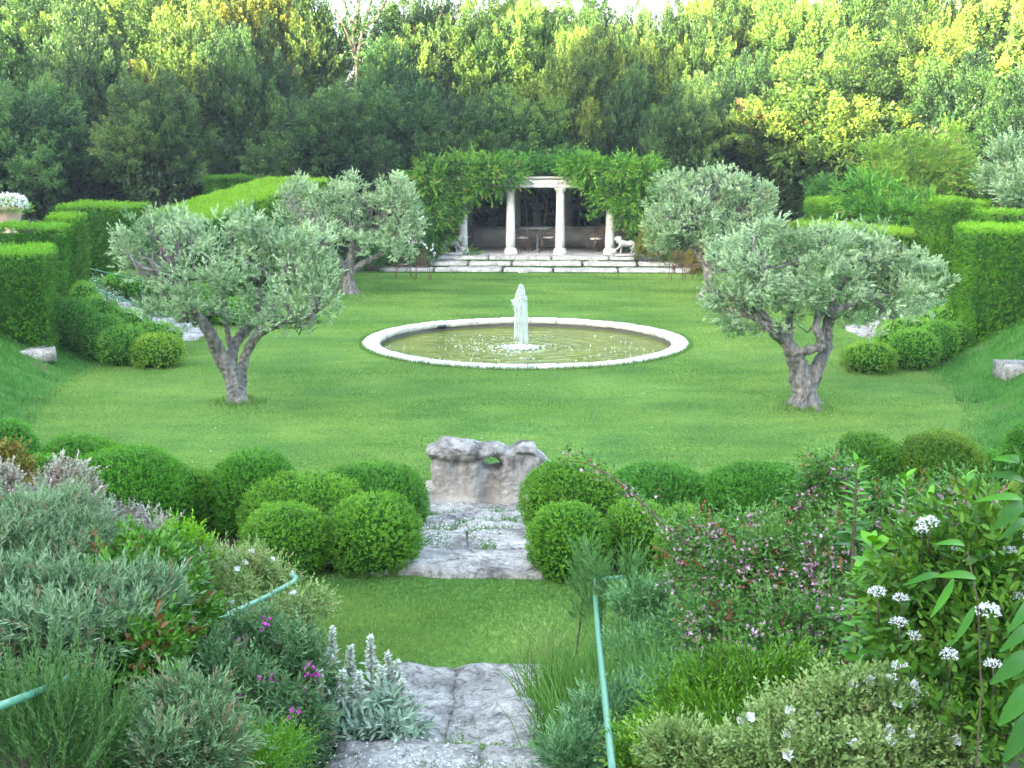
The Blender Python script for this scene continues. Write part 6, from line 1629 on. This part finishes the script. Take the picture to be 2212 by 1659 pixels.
bigleaves('slender long leaves crossing in front of the leafy shrub on the right', [(2060, 1250, 2015, 1330, 9), (2110, 1250, 2030, 1240, 10), (2030, 1240, 1960, 1258, 8), (2105, 1310, 2060, 1390, 9), (2120, 1200, 2150, 1190, 10), (2085, 1180, 2030, 1170, 8)], 4.4, 92, [(2120, 1500), (2112, 1300), (2090, 1190)])

# dark undergrowth filling the shade below and behind the trees (one mass)
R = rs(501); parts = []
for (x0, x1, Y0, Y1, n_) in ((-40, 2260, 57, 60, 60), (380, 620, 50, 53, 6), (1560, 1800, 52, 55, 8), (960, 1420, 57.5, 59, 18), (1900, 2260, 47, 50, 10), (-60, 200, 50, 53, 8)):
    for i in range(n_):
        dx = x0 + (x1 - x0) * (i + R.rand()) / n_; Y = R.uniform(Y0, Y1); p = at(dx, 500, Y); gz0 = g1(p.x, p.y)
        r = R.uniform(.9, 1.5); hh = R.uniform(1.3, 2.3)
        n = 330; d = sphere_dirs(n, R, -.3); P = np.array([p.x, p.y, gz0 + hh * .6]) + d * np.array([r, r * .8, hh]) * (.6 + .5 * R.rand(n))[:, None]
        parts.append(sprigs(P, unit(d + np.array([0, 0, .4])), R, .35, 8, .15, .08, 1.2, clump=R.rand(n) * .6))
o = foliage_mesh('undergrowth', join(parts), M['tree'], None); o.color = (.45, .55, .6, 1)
tag(o, 'dark shaded undergrowth below the tall trees', 'undergrowth', kind='stuff')

# ---------------------------------------------------------------- haze
m, nt, out = newmat('haze')
v = N(nt, 'ShaderNodeVolumePrincipled'); v.inputs['Color'].default_value = (.86, .93, 1.0, 1); v.inputs['Density'].default_value = HAZE; v.inputs['Anisotropy'].default_value = .3
nt.links.new(v.outputs[0], out.inputs['Volume'])
g = Geo(); g.box((0, 40, 19), (190, 220, 44)); 
tag(g.build('haze', m), 'thin bluish haze in the evening air', kind='stuff')

# longer unmown grass round the feet of the olives, rock and pool
R = rs(611)
XY = []
for q, rr_ in ((OL_BASE['a'], .30), (OL_BASE['b'], .26), (OL_BASE['c'], .26), (OL_BASE['d'], .36)):
    a = R.rand(900) * 6.28; r_ = rr_ * (.5 + np.abs(R.normal(size=900)) * .45); XY.append(np.stack([q.x + r_ * np.cos(a), q.y + r_ * np.sin(a)], 1))
a = R.rand(5200) * 6.28; r_ = PR + .012 + np.abs(R.normal(size=5200)) * .03; XY.append(np.stack([POOL.x + r_ * np.cos(a), POOL.y + r_ * np.sin(a)], 1))
t = R.rand(1500); XY.append(np.stack([rb.x + (t - .5) * 1.7, rb.y + .22 + np.abs(R.normal(size=1500)) * .06], 1))
XY = np.concatenate(XY); n = len(XY); Z = gz(XY[:, 0], XY[:, 1])
for q in OL_BASE.values(): Z = Z + .10 * np.exp(-((XY[:, 0] - q.x) ** 2 + (XY[:, 1] - q.y) ** 2) / .30)
B = np.stack([XY[:, 0], XY[:, 1], Z - .01], 1); D = unit(np.stack([R.normal(size=n) * .4, R.normal(size=n) * .4, np.ones(n)], 1)); S = unit(np.cross(D, np.array([0., 1, 0]))) * .006
h = .05 + .08 * R.rand(n); V = np.stack([B - S, B + S, B + D * h[:, None]], 1).reshape(-1, 3)
tag(mk('long_grass', V, np.arange(n * 3), np.full(n, 3), M['grass'], attr={'rnd': ('FACE', R.rand(n) * .6)}), 'longer unmown grass round the olive trunks and along the pool rim', 'grass', kind='stuff')

# green growing in the joints of the stone flights
def joint_growth(name, label, Ys, half, x_off, cover, hgt, seed, flowers=0):
    R = rs(seed); P = []
    for Yj in Ys:
        xc = axx(Yj) + x_off
        for x in np.arange(-half, half, .035):
            if nz(np.array([[x * 3, Yj * 5, 0.]]), 2.3, seed)[0] > 1 - 2 * cover: 
                for _ in range(7): P.append((xc + (x + R.normal() * .03), Yj * K + R.normal() * .035))
        for sgn in (-1, 1):
            for q in np.arange(-.5, .5, .03):
                if R.rand() < .5: P.append((xc + sgn * (half + abs(R.normal()) * .05), (Yj + q) * K))
    P = np.array(P); n = len(P); Z = gz(P[:, 0], P[:, 1]) + .05
    P = np.concatenate([P, Z[:, None]], 1)
    o = foliage_mesh(name, join([sprigs(P, unit(R.normal(size=(n, 3)) * .55 + np.array([0, 0, 1])), R, hgt, 7, .026, .010, 1.0)]), M['dark'], None); o.color = (1.3, 1.2, .9, 1)
    tag(o, label, 'moss', kind='stuff')
    if flowers:
        q = P[R.randint(n, size=flowers)] + R.normal(size=(flowers, 3)) * .02 + np.array([0, 0, hgt])
        foliage_mesh('blossoms', join([sprigs(q, unit(R.normal(size=(flowers, 3)) * .3 + np.array([0, 0, 1])), R, .004, 5, .011, .007, 2.5)]), M['white'], o)
joint_growth('joint_growth', 'green growth and daisies between the slabs of the upper steps', (14.9, 14.03, 13.2, 12.4), .78 * K, -.02, .42, .06, 71, 260)
joint_growth('joint_growth', 'green growth between the broad slabs of the foreground steps', (8.1, 7.08, 6.08, 5.1), .55, .26, .36, .05, 72, 60)

# tiny daisies and fallen leaves dotted over the mown grass
R = rs(801); X = R.uniform(-9, 9, 900); Y = R.uniform(13.8, 40, 900); ok_ = in_lawn(X, Y) & (nz(np.stack([X, Y, X * 0], 1), 1.3, 9) > -.1); X = X[ok_][:80]; Y = Y[ok_][:80]
X2 = R.uniform(-2, 2, 6); Y2 = R.uniform(8.2, 10.2, 6); X = np.append(X, X2 - .5); Y = np.append(Y, Y2)
P = np.stack([X, Y, gz(X, Y) + .03 + Y * .0006], 1)
tag(foliage_mesh('lawn_daisies', join([sprigs(P, np.tile([0, 0, 1.0], (len(P), 1)), R, .003, 6, .014, .010, 2.5)]), M['white'], None), 'tiny white daisies dotted over the mown lawn', 'daisies', kind='stuff')
R = rs(802); X = R.uniform(-9, 9, 900); Y = R.uniform(13.8, 40, 900); ok_ = in_lawn(X, Y); X = X[ok_][:160]; Y = Y[ok_][:160]
P = np.stack([X, Y, gz(X, Y) + .025 + Y * .0006], 1); n = len(P)
tag(foliage_mesh('fallen_leaves', leaves(P, unit(R.normal(size=(n, 3)) * np.array([1, 1, .2])), np.full(n, .055), np.full(n, .022), R, R.rand(n), False, .1, 2.0), M['bracken'], None), 'small fallen leaves scattered on the lawn', 'leaves', kind='stuff')
